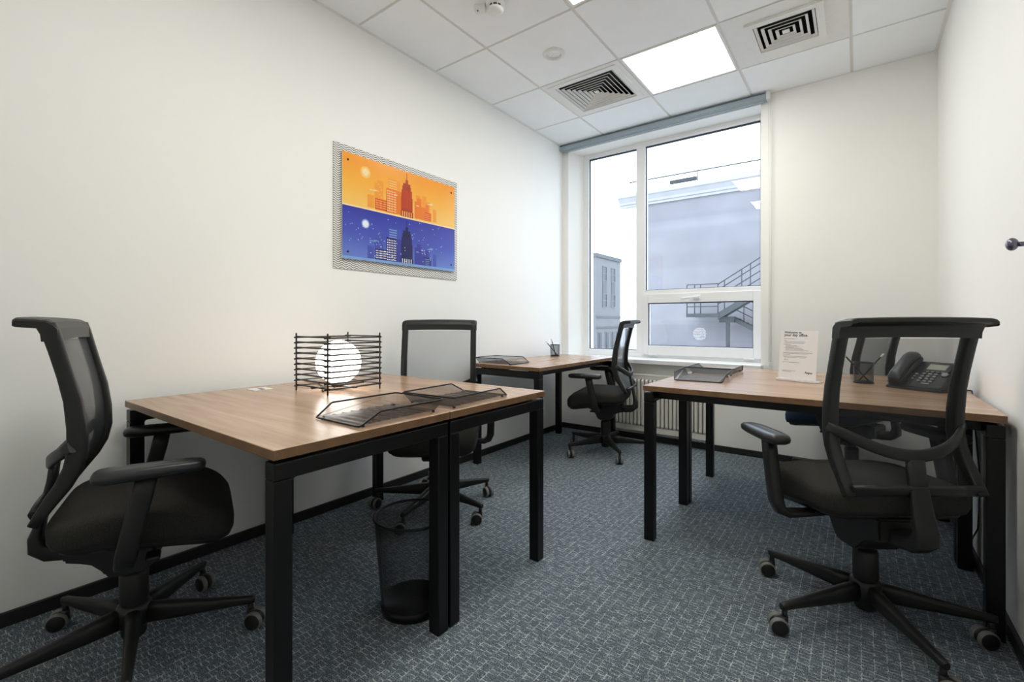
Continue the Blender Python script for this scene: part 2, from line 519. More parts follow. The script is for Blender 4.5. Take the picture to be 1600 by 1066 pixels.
# suspended ceiling: tiles hung in a bar grid
ceil = structure_empty('ceiling', (0, 0, RH))
struct('ceiling_slab', MB().b2(-0.1, RW + 0.1, RB, 0.3, 0.20, 0.26), M['plenum'], ceil)
G0, R0, T, GAP = 0.454, -0.494, 0.60, 0.016
xs = [0.0] + [G0 + T * i for i in range(4)] + [RW]
ys = [0.0] + [R0 - T * i for i in range(7)] + [RB]
special = {(2, 1): 'light', (2, 3): 'light', (2, 5): 'light', (1, 1): 'vent', (3, 1): 'vent'}
tile_cache = {}
for i in range(5):
    for j in range(len(ys) - 1):
        if (i, j) in special: continue
        x0, x1, y1, y0 = xs[i], xs[i + 1], ys[j], ys[j + 1]
        x0 += GAP / 2 if i else 0.012; x1 -= GAP / 2 if i < 4 else 0.012
        y1 -= GAP / 2 if j else 0.012; y0 += GAP / 2
        key = (round(x1 - x0, 3), round(y1 - y0, 3))
        if key not in tile_cache:
            tile_cache[key] = MB().box((0, 0, 0.009), (key[0], key[1], 0.018), None, 0.0015, 1).mesh('ceiling_tile', M['ceiling_tile'])
        link('ceiling_tile', tile_cache[key], ceil, ((x0 + x1) / 2, (y0 + y1) / 2, 0))
for i in range(1, 5):
    MB().b2(xs[i] - 0.012, xs[i] + 0.012, RB, -0.012, 0.004, 0.03).build('ceiling_bar', M['ceiling_bar'], ceil)
for j in range(1, len(ys) - 1):
    for i in range(5):
        MB().b2(xs[i] + 0.012, xs[i + 1] - 0.012, ys[j] - 0.012, ys[j] + 0.012, 0.005, 0.028).build('ceiling_bar', M['ceiling_bar'], ceil)
struct('trim_1', MB().b2(0, 0.018, RB, 0, RH - 0.003, RH + 0.03), M['white_metal'])
struct('trim_2', MB().b2(RW - 0.018, RW, RB, 0, RH - 0.003, RH + 0.03), M['white_metal'])
struct('trim_3', MB().b2(0.018, RW - 0.018, -0.016, 0, RH - 0.003, RH + 0.03), M['white_metal'])

# ------------------------------------------------------------------ ceiling fixtures
def ceiling_light(i, j, label):
    cx, cy = (xs[i] + xs[i + 1]) / 2, (ys[j] + ys[j + 1]) / 2
    t = thing('ceiling_light', label, 'ceiling light', (cx, cy, RH), 0, 'square light panels in the ceiling grid')
    f = MB(); h, w = 0.292, 0.014
    for s in (-1, 1):
        f.b2(s * h, s * (h - w), -h, h, 0, 0.02); f.b2(-h + w, h - w, s * h, s * (h - w), 0, 0.02)
    f.build('frame', M['white_metal'], t)
    MB().b2(-h + w, h - w, -h + w, h - w, 0.004, 0.012).build('diffuser', M['lamp_panel'], t)
    return t
ceiling_light(2, 1, 'square lit ceiling panel beside both vents, nearest the window')
ceiling_light(2, 3, 'square lit ceiling panel cut off at the top edge of the photo')
ceiling_light(2, 5, 'square lit ceiling panel behind the viewer, third from the window')

def square_ring(b, a0, z0, a1, z1, th=0.002, mi=0):
    for k in range(4):
        R = Matrix.Rotation(k * PI / 2, 4, 'Z')
        q = [R @ Vector(p) for p in ((-a0, -a0, z0), (a0, -a0, z0), (a1, -a1, z1), (-a1, -a1, z1))]
        q2 = [p + Vector((0, 0, th)) for p in q]
        b.loft([q, q2], mi=mi, smooth=False)
    return b
def ceiling_vent(i, j, half, n, drop, label):
    cx, cy = (xs[i] + xs[i + 1]) / 2, (ys[j] + ys[j + 1]) / 2
    t = thing('ceiling_vent', label, 'vent', (cx, cy, RH))
    H = 0.294
    p = MB(); o = half + 0.012
    for s in (-1, 1):
        p.b2(s * H, s * o, -H, H, 0, 0.012); p.b2(-o, o, s * H, s * o, 0, 0.012)
    p.build('face_plate', M['vent_white'], t)
    fr = MB()
    square_ring(fr, half + 0.040, 0.0, half + 0.036, -drop, 0.003)
    for s in (-1, 1):
        w0, w1 = half + 0.038, half
        fr.b2(s * w0, s * w1, -w0, w0, -drop - 0.003, 0.0); fr.b2(-w1, w1, s * w0, s * w1, -drop - 0.003, 0.0)
    fr.build('rim', M['vent_white'], t)
    d = MB(); q = half + 0.004
    for s in (-1, 1):
        d.b2(s * q, s * (q + 0.006), -q, q, 0.012, 0.10); d.b2(-q, q, s * q, s * (q + 0.006), 0.012, 0.10)
    d.b2(-q, q, -q, q, 0.10, 0.106)
    d.build('duct', M['plenum'], t)
    step = half / (n + 0.6)
    for k in range(n):
        a1 = half - step * k - 0.004
        a0 = a1 - step * 0.42
        b = MB(); square_ring(b, max(a0, 0.004), -drop + 0.008, a1, -drop + 0.001, 0.0012); square_ring(b, a1, -drop + 0.001, a1 + 0.0008, -drop - 0.004, 0.0012)
        b.build('louvre', M['vent_white'], t)
    MB().box((0, 0, -drop + 0.004), (step * 1.1, step * 1.1, 0.004)).build('centre_plate', M['vent_white'], t)
    return t
ceiling_vent(1, 1, 0.222, 7, 0.003, 'white ceiling vent with seven square rings between round speaker and light panel')
ceiling_vent(3, 1, 0.150, 4, 0.010, 'smaller raised white ceiling vent with four square rings beside the lit panel')

sp = thing('ceiling_speaker', 'round white ceiling speaker with grey centre beside the larger vent', 'speaker', (0.757, -1.396, RH))
MB().lathe([(0.046, 0.012), (0.046, -0.008), (0.050, -0.012), (0.060, -0.012), (0.069, -0.006), (0.070, 0.002)], 40, caps=False).build('ring', M['vent_white'], sp)
MB().lathe([(0.0005, 0.014), (0.030, 0.010), (0.046, 0.003), (0.0465, 0.006)], 32).build('grille', M['speaker_grille'], sp)
for k in range(3):
    a = 2 * PI * k / 3 + 0.5
    MB().box((0.024 * math.cos(a), 0.024 * math.sin(a), 0.002), (0.046, 0.004, 0.006), a, 0.001).build('spoke', M['white_metal'], sp)

sd = thing('smoke_detector', 'round white smoke detector with dark slots at the ceiling beside a small box', 'detector', (0.752, -1.975, RH))
MB().lathe([(0.052, 0.002), (0.052, -0.012), (0.046, -0.016), (0.046, -0.02), (0.002, -0.02)], 32).build('base', M['white_metal'], sd)
MB().lathe([(0.036, -0.018), (0.036, -0.036), (0.004, -0.036)], 28).build('chamber', M['gasket'], sd)
MB().lathe([(0.044, -0.034), (0.042, -0.044), (0.030, -0.050), (0.001, -0.052)], 28).build('cap', M['white_metal'], sd)
for k in range(10):
    a = 2 * PI * k / 10
    MB().box((0.040 * math.cos(a), 0.040 * math.sin(a), -0.027), (0.006, 0.005, 0.016), a).build('rib', M['white_metal'], sd)
sb = thing('ceiling_sensor', 'small white box sensor on the ceiling beside the smoke detector', 'sensor', (0.668, -2.000, RH), 0.5)
MB().box((0, 0, -0.011), (0.060, 0.046, 0.026), None, 0.005).build('body', M['white_metal'], sb)
MB().lathe([(0.005, 0), (0.005, -0.003), (0.001, -0.004)], 12, (-0.012, -0.008, -0.0235)).build('lens', M['grey_tread'], sb)

# ------------------------------------------------------------------ window
win = structure_empty('window_1', (0, WY, 0))
FB = 0.695                           # bottom of frame
FD = 0.07                            # depth
gx = (0.187, 0.668, 0.752, 1.677)    # glass edges: first pane, second pane
def bar(name, x0, x1, z0, z1, y0=0.0, y1=FD, m='upvc', parent=win, bev=0.004):
    return MB().b2(x0, x1, y0, y1, z0, z1, bev).build(name, M[m], parent)
GT, GB, TZ0, TZ1 = 2.597, 0.755, 1.245, 1.298
bar('frame_stile', FX0 - 0.02, gx[0], FB, OZ1 + 0.01)
bar('frame_stile', gx[3], OX1 + 0.01, FB, OZ1 + 0.01)
bar('frame_head', gx[0], gx[3], GT, OZ1 + 0.01)
bar('frame_sill', gx[0], gx[3], FB, GB - 0.02)
bar('frame_sill', gx[0], gx[1], GB - 0.022, GB)
bar('mullion', gx[1], gx[2], GB - 0.02, GT)
bar('transom', gx[2], gx[3], TZ0, TZ1)
# opening sash below the transom
sash = link('sash', None, win)
sx0, sx1, sz0, sz1 = 0.738, 1.690, 0.722, 1.262
lx0, lx1, lz0, lz1 = 0.782, 1.628, 0.806, 1.182
for a in ((sx0, lx0, sz0, sz1), (lx1, sx1, sz0, sz1), (lx0, lx1, sz0, lz0), (lx0, lx1, lz1, sz1)):
    bar('sash_rail', *a, -0.018, 0.05, 'upvc', sash)
def pane(x0, x1, z0, z1, y, parent):
    g = MB(); w = 0.005
    for a in ((x0, x0 + w, z0, z1), (x1 - w, x1, z0, z1), (x0, x1, z0, z0 + w), (x0, x1, z1 - w * 1.6, z1)):
        g.b2(a[0], a[1], y - 0.012, y + 0.006, a[2], a[3])
    g.build('gasket', M['gasket'], parent)
    MB().b2(x0 + 0.001, x1 - 0.001, y, y + 0.004, z0 + 0.001, z1 - 0.001).build('pane', M['glass'], parent)
pane(gx[0], gx[1], GB, GT, 0.028, win)
pane(gx[2], gx[3], TZ1, GT, 0.028, win)
pane(lx0, lx1, lz0, lz1, 0.006, sash)
h = link('handle', None, win)
MB().box((1.205, -0.024, 1.222), (0.065, 0.012, 0.030), None, 0.005).build('handle_plate', M['upvc'], h)
MB().sweep([(1.215, -0.030, 1.222), (1.215, -0.050, 1.222), (1.195, -0.056, 1.222), (1.10, -0.056, 1.216), (1.085, -0.055, 1.215)],
           [(0.010, 0.010), (0.010, 0.010), (0.010, 0.009), (0.008, 0.006), (0.006, 0.005)], (0, 0, 1)).build('lever', M['upvc'], h)
for x in (0.83, 1.60):
    MB().box((x, -0.022, 0.724), (0.075, 0.012, 0.014), None, 0.003).build('hinge', M['upvc'], win)
ws = MB(); ws.b2(0.02, 1.722, -0.085, WY + 0.02, 0.657, 0.696, 0.006)
struct('window_sill', ws, M['upvc'])['label'] = 'white window sill board under the window'

bl = thing('roller_blind', 'grey-blue roller blind cassette rolled up above the window', 'blind', (0, 0, RH))
MB().prism([(-0.002, -0.003), (-0.060, -0.003), (-0.066, -0.012), (-0.066, -0.044), (-0.052, -0.056), (-0.002, -0.056)], 0.006, 1.750, 'yz').build('cassette', M['blind'], bl)
MB().b2(0.012, 1.745, -0.070, -0.064, -0.016, -0.013).build('seam_strip', M['gasket'], bl)
MB().b2(0.02, 1.735, -0.050, -0.030, -0.066, -0.056, 0.003).build('bottom_bar', M['blind'], bl)
MB().b2(0.001, 0.008, -0.070, -0.001, -0.060, -0.002, 0.002).build('end_cap', M['clear_plastic'], bl)
MB().b2(1.750, 1.772, -0.070, -0.001, -0.060, -0.002, 0.004).build('end_cap', M['clear_plastic'], bl)
ch = MB()
for s in (-0.006, 0.006): ch.tube([(1.768 + s, -0.034, -0.05), (1.772 + s, -0.030, -1.0), (1.770 + s, -0.026, -1.985)], 0.0022, 6)
ch.build('pull_chain', M['clear_plastic'], bl)
MB().box((1.770, -0.026, -1.995), (0.018, 0.008, 0.03), None, 0.003).build('chain_weight', M['clear_plastic'], bl)

# ------------------------------------------------------------------ radiator
rad = thing('radiator', 'cream panel radiator with vertical flutes under the window', 'radiator')
RX0, RX1, RZ0, RZ1, RY = 0.50, 1.351, 0.090, 0.572, -0.100
prof = []
x = RX0 + 0.02; pitch = 0.0333
while x < RX1 - 0.03:
    prof += [(x, 0.0), (x + 0.006, -0.010), (x + pitch - 0.012, -0.010), (x + pitch - 0.006, 0.0)]
    x += pitch
fl = MB()
zs = [(RZ0 + 0.045, 0.0), (RZ0 + 0.062, 1.0), (RZ1 - 0.055, 1.0), (RZ1 - 0.040, 0.0)]
fl.loft([[(px, RY + 0.004 + py * k, z) for px, py in prof] for z, k in zs], closed=False, smooth=False)
fl.build('fluted_front', M['radiator'], rad)
MB().b2(RX0, RX1, RY + 0.004, RY + 0.010, RZ0, RZ1 - 0.012, 0.002).build('front_panel', M['radiator'], rad)
MB().b2(RX0, RX1, -0.040, -0.034, RZ0, RZ1 - 0.012, 0.002).build('rear_panel', M['radiator'], rad)
for a in (RX0, RX1 - 0.004): MB().b2(a, a + 0.004, RY + 0.006, -0.036, RZ0 + 0.01, RZ1 - 0.003, 0.001).build('side_cover', M['radiator'], rad)
for k in range(24):
    gx0 = RX0 + 0.012 + k * 0.0346
    MB().b2(gx0, gx0 + 0.022, RY + 0.010, -0.040, RZ1 - 0.010, RZ1 - 0.004).build('grille_bar', M['radiator'], rad)
MB().b2(RX0, RX1, RY + 0.002, RY + 0.012, RZ1 - 0.014, RZ1, 0.002).build('top_edge', M['radiator'], rad)
MB().b2(RX0 + 0.004, RX1 - 0.004, -0.040, -0.032, RZ1 - 0.014, RZ1, 0.002).build('top_edge', M['radiator'], rad)
vv = MB()
vv.lathe([(0.010, 0.0), (0.010, 0.055)], 12, (1.265, -0.070, 0.078), axis='x')
vv.lathe([(0.014, 0), (0.014, 0.018)], 12, (1.330, -0.070, 0.078), axis='x'); vv.tube([(1.30, -0.07, 0.09), (1.30, -0.07, 0.078), (1.30, -0.02, 0.060)], 0.007)
vv.build('valve', M['chrome'], rad)
for a in (0.62, 1.22): MB().b2(a, a + 0.03, -0.036, -0.001, 0.20, 0.50).build('wall_bracket', M['radiator'], rad)

# ------------------------------------------------------------------ wall picture
def picture():
    t = thing('wall_picture', 'orange and blue city skyline print on a zigzag hatched board', 'picture', (0, -1.965, 1.655))
    MB().b2(0.001, 0.006, -0.483, 0.483, -0.345, 0.345).build('hatched_board', M['hatch'], t)
    Y0, Y1, Z0, Z1, ZM = -0.438, 0.446, -0.288, 0.303, 0.008
    X = 0.018
    MB().b2(X - 0.006, X, Y0, Y1, Z0, Z1, 0.001).build('acrylic_panel', M['acrylic_edge'], t)
    day = grad_mat('orange_sky_print', [(0.0, (0.90, 0.56, 0.13)), (0.5, (0.91, 0.44, 0.055)), (1.0, (0.90, 0.33, 0.035))], ZM, Z1)
    night = grad_mat('blue_sky_print', [(0.0, (0.13, 0.22, 0.62)), (0.5, (0.055, 0.085, 0.47)), (1.0, (0.032, 0.038, 0.36))], Z0, ZM)
    def flat(name, c): return mat(name, c, 0.2, vary=0.02)
    d1, d2, d3, d4 = flat('print_pale_orange', (0.86, 0.33, 0.04)), flat('print_orange', (0.80, 0.20, 0.02)), flat('print_red_orange', (0.68, 0.09, 0.012)), flat('print_rust', (0.42, 0.045, 0.012))
    dc, dl = flat('print_cream', (0.92, 0.72, 0.40)), flat('print_amber', (0.93, 0.55, 0.14))
    n1, n2, n3, n4 = flat('print_soft_blue', (0.055, 0.08, 0.42)), flat('print_blue', (0.04, 0.045, 0.33)), flat('print_indigo', (0.018, 0.02, 0.17)), flat('print_navy', (0.010, 0.012, 0.085))
    nw, nl = flat('print_white', (0.85, 0.88, 0.95)), flat('print_sky_blue', (0.20, 0.36, 0.68))
    MB().b2(X, X + 0.0006, Y0, Y1, ZM, Z1).build('day_sky', day, t)
    MB().b2(X, X + 0.0006, Y0, Y1, Z0, ZM).build('night_sky', night, t)
    WD, HD = Y1 - Y0, Z1 - ZM
    def city(zb, pal, name, lamp, lit, ghost):
        b = MB(); lay = [0]
        def R(u0, u1, v0, v1, mi):
            x = X + 0.0007 + 0.00015 * lay[0]
            b.b2(x, x + 0.0001, Y0 + u0 * WD, Y0 + u1 * WD, zb + v0 * HD, zb + v1 * HD, 0, mi)
        def D(u, v, r, mi, seg=20):
            x = X + 0.0007 + 0.00015 * lay[0]
            b.lathe([(r, 0), (r, 0.0001)], seg, (x, Y0 + u * WD, zb + v * HD), mi, 'x', smooth=False)
        D(0.170, 0.72, 0.034, 4); lay[0] = 1; D(0.170, 0.72, 0.026, 7); lay[0] = 2; D(0.170, 0.72, 0.019, 5); lay[0] = 0
        # far silhouettes
        for a in ((0.185, 0.235, 0.06, 0.31), (0.24, 0.262, 0.06, 0.58), (0.262, 0.312, 0.06, 0.645), (0.355, 0.43, 0.06, 0.745), (0.43, 0.455, 0.06, 0.74),
                  (0.60, 0.64, 0.06, 0.56), (0.655, 0.70, 0.06, 0.575), (0.70, 0.735, 0.06, 0.47), (0.765, 0.80, 0.06, 0.34)): R(*a, 0)
        lay[0] = 3
        for k in range(7): R(0.36, 0.425, 0.69 - 0.05 * k, 0.71 - 0.05 * k, 6)
        for k in range(8): R(0.268 + 0.012 * (k % 3), 0.274 + 0.012 * (k % 3), 0.55 - 0.05 * k, 0.575 - 0.05 * k, 6)
        lay[0] = 4
        for a in ((0.425, 0.466, 0.05, 0.53), (0.585, 0.61, 0.05, 0.42), (0.61, 0.65, 0.05, 0.50), (0.65, 0.69, 0.05, 0.33), (0.69, 0.72, 0.05, 0.40), (0.72, 0.75, 0.05, 0.24)): R(*a, 1)
        lay[0] = 5
        R(0.335, 0.425, 0.04, 0.54, 2 if lit else 1); R(0.245, 0.34, 0.05, 0.27, 2); R(0.685, 0.735, 0.05, 0.23, 2)
        lay[0] = 6
        for r in range(9):
            for c in range(6): R(0.343 + 0.0135 * c, 0.350 + 0.0135 * c, 0.07 + 0.05 * r, 0.095 + 0.05 * r, 5)
        lay[0] = 6
        for r in range(4):
            for c in range(8): R(0.251 + 0.011 * c, 0.257 + 0.011 * c, 0.085 + 0.045 * r, 0.108 + 0.045 * r, 6 if not lit else 5)
        lay[0] = 6
        for r in range(4):
            for c in range(4): R(0.689 + 0.011 * c, 0.696 + 0.011 * c, 0.07 + 0.04 * r, 0.085 + 0.04 * r, 6)
        # the tall stepped tower and its spire
        lay[0] = 6; R(0.458, 0.572, 0.02, 0.15, 3)
        lay[0] = 6; R(0.462, 0.566, 0.15, 0.45, 3)
        lay[0] = 6; R(0.466, 0.560, 0.45, 0.60, 3)
        lay[0] = 6; R(0.474, 0.550, 0.60, 0.68, 3)
        lay[0] = 6; R(0.480, 0.545, 0.68, 0.74, 3)
        lay[0] = 6; R(0.502, 0.525, 0.74, 0.82, 3)
        lay[0] = 6; R(0.511, 0.516, 0.82, 0.96, 3)
        for k in range(7): lay[0] = 7; R(0.472 + 0.0125 * k, 0.475 + 0.0125 * k, 0.20, 0.60, 2)
        for k in range(5): lay[0] = 7; R(0.470 + 0.020 * k, 0.477 + 0.020 * k, 0.035, 0.145, 5 if lit else 6)
        for u, v, w in ((0.20, 0.40, 0.05), (0.235, 0.415, 0.03), (0.71, 0.42, 0.05), (0.735, 0.44, 0.03), (0.40, 0.43, 0.03), (0.60, 0.32, 0.025)):
            lay[0] = 7; R(u, u + w, v, v + 0.018, 5 if not lit else 6)
        if lit:
            for k in range(46):
                u, v = random.random() * 0.98, 0.35 + random.random() * 0.62
                lay[0] = 1; D(u, v, 0.0016 + 0.0014 * random.random(), 5, 6)
            lay[0] = 7; R(0.0, 1.0, 0.0, 0.055, 6)
            for k in range(26):
                lay[0] = 7; u = 0.19 + random.random() * 0.57; v = 0.08 + random.random() * 0.3; R(u, u + 0.008, v, v + 0.012, 5)
        else:
            lay[0] = 7; R(0.0, 1.0, 0.0, 0.03, 5)
        b.build(name, pal, t)
    city(ZM, [d1, d2, d3, d4, dl, dc, dl, mat('print_sun_ring', (0.92, 0.60, 0.22), 0.2)], 'day_skyline', 0, False, 0)
    city(Z0, [n1, n2, n3, n4, n1, nw, nl, mat('print_moon_ring', (0.35, 0.45, 0.80), 0.2)], 'night_skyline', 0, True, 0)
    for y, z in ((Y0 + 0.035, Z1 - 0.04), (Y1 - 0.035, Z1 - 0.045), (Y0 + 0.035, Z0 + 0.04), (Y1 - 0.035, Z0 + 0.045)):
        MB().lathe([(0.006, -0.012), (0.006, 0.003), (0.004, 0.005), (0.0005, 0.0052)], 12, (X, y, z), axis='x').build('standoff_screw', M['black_steel'], t)
picture()

# ------------------------------------------------------------------ desks
DT, DTH = 0.72, 0.025
def desk(x0, x1, y0, y1, axis, label, grommet=None, tops='wood_x'):
    """desk with an inverted-U steel frame at each end of its long axis"""
    cx, cy = (x0 + x1) / 2, (y0 + y1) / 2
    t = thing('desk', label, 'desk', (cx, cy, 0))
    hx, hy = (x1 - x0) / 2, (y1 - y0) / 2
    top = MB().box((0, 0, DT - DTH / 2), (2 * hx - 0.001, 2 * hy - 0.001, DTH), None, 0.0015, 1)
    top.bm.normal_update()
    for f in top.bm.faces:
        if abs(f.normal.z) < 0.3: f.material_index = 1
    top.build('desktop', [M[tops], M['edge_shaded']], t)
    w = 0.045; e = 0.004; zt = DT - DTH - 0.009
    def V(l, s, z): return (l, s, z) if axis == 'x' else (s, l, z)
    L, Sd = (hx, hy) if axis == 'x' else (hy, hx)
    def bx(mb, l0, l1, s0, s1, z0, z1, bev=0.003):
        a, b = V(l0, s0, z0), V(l1, s1, z1)
        return mb.b2(min(a[0], b[0]), max(a[0], b[0]), min(a[1], b[1]), max(a[1], b[1]), z0, z1, bev)
    for sl in (-1, 1):
        lo, li = sl * (L - e), sl * (L - e - w)
        for ss in (-1, 1):
            so, si = ss * (Sd - e), ss * (Sd - e - w)
            bx(MB(), lo, li, so, si, 0, zt - 0.042, 0.003).build('leg', M['black_steel'], t)
        r = MB(); bx(r, lo, li, -Sd + e, Sd - e, zt - 0.042, zt, 0.003)
        for ss in (-1, 1):      # rounded inner corners
            c = ss * (Sd - e - w); rr = 0.010; n = 5
            poly = [(c, zt - 0.041)] + [(c - ss * rr * (1 - math.sin(k * PI / 2 / n)), zt - 0.041 - rr * (1 - math.cos(k * PI / 2 / n))) for k in range(n + 1)]
            poly = [(c - ss * (rr - rr * math.sin(k * PI / 2 / n)), zt - 0.042 - (rr - rr * math.cos(k * PI / 2 / n))) for k in range(n + 1)] + [(c, zt - 0.041)]
            if axis == 'x': r.prism(poly, min(lo, li) + 0.003, max(lo, li) - 0.003, 'yz')
            else: r.prism(poly, min(lo, li) + 0.003, max(lo, li) - 0.003, 'xz')
        for ss in (-1, 1): bx(r, sl * (L - 0.02), sl * (L - 0.035), ss * (Sd - 0.07), ss * (Sd - 0.10), zt - 0.004, DT - DTH + 0.001, 0)
        r.build('end_rail', M['black_steel'], t)
    for ss in (-1, 1):
        bx(MB(), -L + e + w - 0.002, L - e - w + 0.002, ss * (Sd - 0.075), ss * (Sd - 0.105), DT - DTH - 0.042, DT - DTH - 0.002, 0.002).build('long_beam', M['black_steel'], t)
    if grommet:
        g = MB(); g.box((grommet[0] - cx, grommet[1] - cy, DT + 0.0012), (0.080, 0.080, 0.003), None, 0.001)
        go = g.build('grommet', M['clear_plastic'], t)
        MB().box((grommet[0] - cx + 0.012, grommet[1] - cy, DT + 0.0031), (0.040, 0.014, 0.001)).build('grommet_slot', M['gasket'], go)
    return t
desk(0.072, 1.207, -3.357, -2.780, 'x', 'walnut desk with black steel legs carrying the caged lamp', (0.185, -2.915))
desk(0.072, 1.207, -2.778, -2.201, 'x', 'walnut desk backed against the lamp desk, holding one empty mesh tray')
desk(0.072, 0.649, -1.395, -0.215, 'y', 'walnut desk in the window corner under the pen cup', None, 'wood_y')
desk(1.480, 2.664, -1.784, -1.208, 'x', 'walnut desk facing the foreground chair, holding phone and welcome sign')
desk(1.480, 2.664, -1.206, -0.631, 'x', 'walnut desk across from the phone desk, nearer to the radiator')

# ------------------------------------------------------------------ office chairs
def interp(tab, z):
    for (z0, y0), (z1, y1) in zip(tab, tab[1:]):
        if z0 <= z <= z1: return y0 + (y1 - y0) * (z - z0) / (z1 - z0)
    return tab[0][1] if z < tab[0][0] else tab[-1][1]
UPC = [(0.497, -0.197), (0.54, -0.172), (0.59, -0.140), (0.63, -0.122), (0.675, -0.113), (0.738, -0.114), (0.81, -0.122), (0.873, -0.136), (0.94, -0.152), (1.012, -0.170)]
def build_chair(label, loc, rz, phase):
    t = thing('office_chair', label, 'chair', loc, rz, 'black mesh-backed swivel chairs')
    # seat cushion
    hw, y0, y1 = 0.240, -0.168, 0.262
    def outline(inset, n=48):
        pts = []
        cx, cy, ax, ay = 0, (y0 + y1) / 2, hw - inset, (y1 - y0) / 2 - inset
        for k in range(n):
            th = 2 * PI * (k + 0.5) / n; c, s = math.cos(th), math.sin(th)
            px = cx + ax * math.copysign(abs(c) ** 0.30, c); py = cy + ay * math.copysign(abs(s) ** 0.30, s)
            pts.append((px * (1.0 - 0.05 * max(0, (py - 0.05)) / 0.2), py))
        return pts
    def topz(x, y, crown):
        z = 0.492 + crown
        if y > 0.10: z -= 0.070 * ((y - 0.10) / 0.162) ** 2.4
        return z
    def botz(y): return 0.418 - 0.060 * max(0, min(1, (y + 0.05) / 0.29)) ** 1.2
    rings = []
    for ins, f in ((0.026, 0.0), (0.008, 0.05), (0.001, 0.30), (0.0, 0.70), (0.003, 0.88), (0.013, 0.985)):
        rings.append([(x, y, botz(y) * (1 - f) + topz(x, y, 0) * f) for x, y in outline(ins)])
    for ins, cr in ((0.045, 0.006), (0.100, 0.014), (0.160, 0.019), (0.200, 0.020)):
        rings.append([(x, y, topz(x, y, cr)) for x, y in outline(ins)])
    s = MB(); s.loft(rings); seat = s.build('seat', M['fabric_black'], t)
    p = MB()
    p.loft([[(x, y, botz(y) - 0.022) for x, y in outline(0.045, 36)], [(x, y, botz(y) - 0.012) for x, y in outline(0.022, 36)], [(x, y, botz(y) + 0.012) for x, y in outline(0.012, 36)]])
    p.build('seat_pan', M['black_plastic'], t)
    # back: two uprights, rails, mesh
    zz = [0.497, 0.52, 0.55, 0.59, 0.63, 0.675, 0.738, 0.81, 0.873, 0.94, 0.985, 1.012]
    th = [0.014, 0.017, 0.020, 0.0235, 0.026, 0.027, 0.026, 0.0235, 0.021, 0.021, 0.022, 0.020]
    for sx in (-1, 1):
        b = MB()
        b.sweep([(sx * 0.1965, interp(UPC, z), z) for z in zz], [(0.0165, q * 0.80) for q in th], (1, 0, 0), 14, 4.5)
        b.build('back_upright', M['black_plastic'], t)
    # top rail with the lip that folds backwards
    sec = [(-0.146, 0.966), (-0.149, 0.998), (-0.156, 1.014), (-0.170, 1.0225), (-0.190, 1.025), (-0.228, 1.027), (-0.232, 1.024), (-0.232, 1.014), (-0.227, 1.011), (-0.200, 1.008), (-0.188, 1.000), (-0.181, 0.985), (-0.179, 0.966)]
    rr = []
    for x in (-0.2145, -0.209, -0.195, -0.14, -0.07, 0, 0.07, 0.14, 0.195, 0.209, 0.2145):
        e = abs(x) / 0.2145; cr = 0.004 * (1 - e * e); sh = 0 if abs(x) < 0.2 else 0.003 if abs(x) < 0.212 else 0.008
        rr.append([(x, -0.19 + (y + 0.19) * (1 - sh * 3), z + cr - sh * (0.9 if z > 1.0 else 0)) for y, z in sec])
    b = MB(); b.loft(rr, smooth=False); b.build('top_rail', M['black_plastic'], t)
    b = MB(); b.sweep([(-0.19, -0.196, 0.513), (-0.1, -0.203, 0.514), (0, -0.205, 0.515), (0.1, -0.203, 0.514), (0.19, -0.196, 0.513)], [(0.019, 0.008)] * 5, (0, -0.45, 0.9), 12, 4)
    b.build('bottom_rail', M['black_plastic'], t)
    b = MB(); zs_ = [0.525 + i * 0.0315 for i in range(15)]
    b.loft([[(x, interp(UPC, z) + 0.004 - 0.010 * (1 - (x / 0.184) ** 2), z) for x in [-0.184 + 0.046 * k for k in range(9)]] for z in zs_], closed=False)
    b.build('back_mesh', M['back_mesh'], t)
    # lumbar band bowed out behind the mesh, and the spine it hangs from
    pts, sc = [], []
    for k in range(17):
        u = -1 + k / 8; a = abs(u)
        pts.append((0.213 * u, -0.122 - 0.075 * (1 - a ** 2.4), 0.690 - 0.074 * (1 - a ** 1.8)))
        sc.append((0.016 + 0.003 * (1 - a), 0.008))
    b = MB(); b.sweep(pts, sc, (0, 0, 1), 12, 3.5); b.build('lumbar_band', M['black_plastic'], t)
    sp_ = [(0, -0.194, 0.612), (0, -0.200, 0.56), (0, -0.212, 0.50), (0, -0.224, 0.44), (0, -0.232, 0.405), (0, -0.228, 0.375), (0, -0.205, 0.358), (0, -0.165, 0.352), (0, -0.10, 0.350), (0, -0.04, 0.352)]
    ss_ = [(0.027, 0.010), (0.027, 0.010), (0.029, 0.010), (0.032, 0.011), (0.034, 0.016), (0.035, 0.022), (0.036, 0.025), (0.038, 0.025), (0.040, 0.024), (0.040, 0.022)]
    b = MB(); b.sweep(sp_, ss_, (1, 0, 0), 14, 4); b.build('back_spine', M['black_plastic'], t)
    # tilt mechanism and levers
    b = MB(); b.prism([(-0.150, 0.405), (0.14, 0.39), (0.14, 0.352), (0.075, 0.335), (0.050, 0.275), (0.035, 0.262), (-0.045, 0.262), (-0.060, 0.275), (-0.085, 0.320), (-0.150, 0.335)], -0.072, 0.072, 'yz')
    bmesh.ops.bevel(b.bm, geom=[e for e in b.bm.edges], offset=0.006, segments=2, affect='EDGES')
    b.build('tilt_mechanism', M['black_plastic'], t)
    for sx, yy in ((1, 0.06), (-1, 0.05)):
        l = MB(); l.tube([(sx * 0.06, yy, 0.355), (sx * 0.17, yy, 0.352)], 0.006)
        l.box((sx * 0.19, yy, 0.350), (0.055, 0.036, 0.014), None, 0.006); l.build('lever', M['black_plastic'], t)
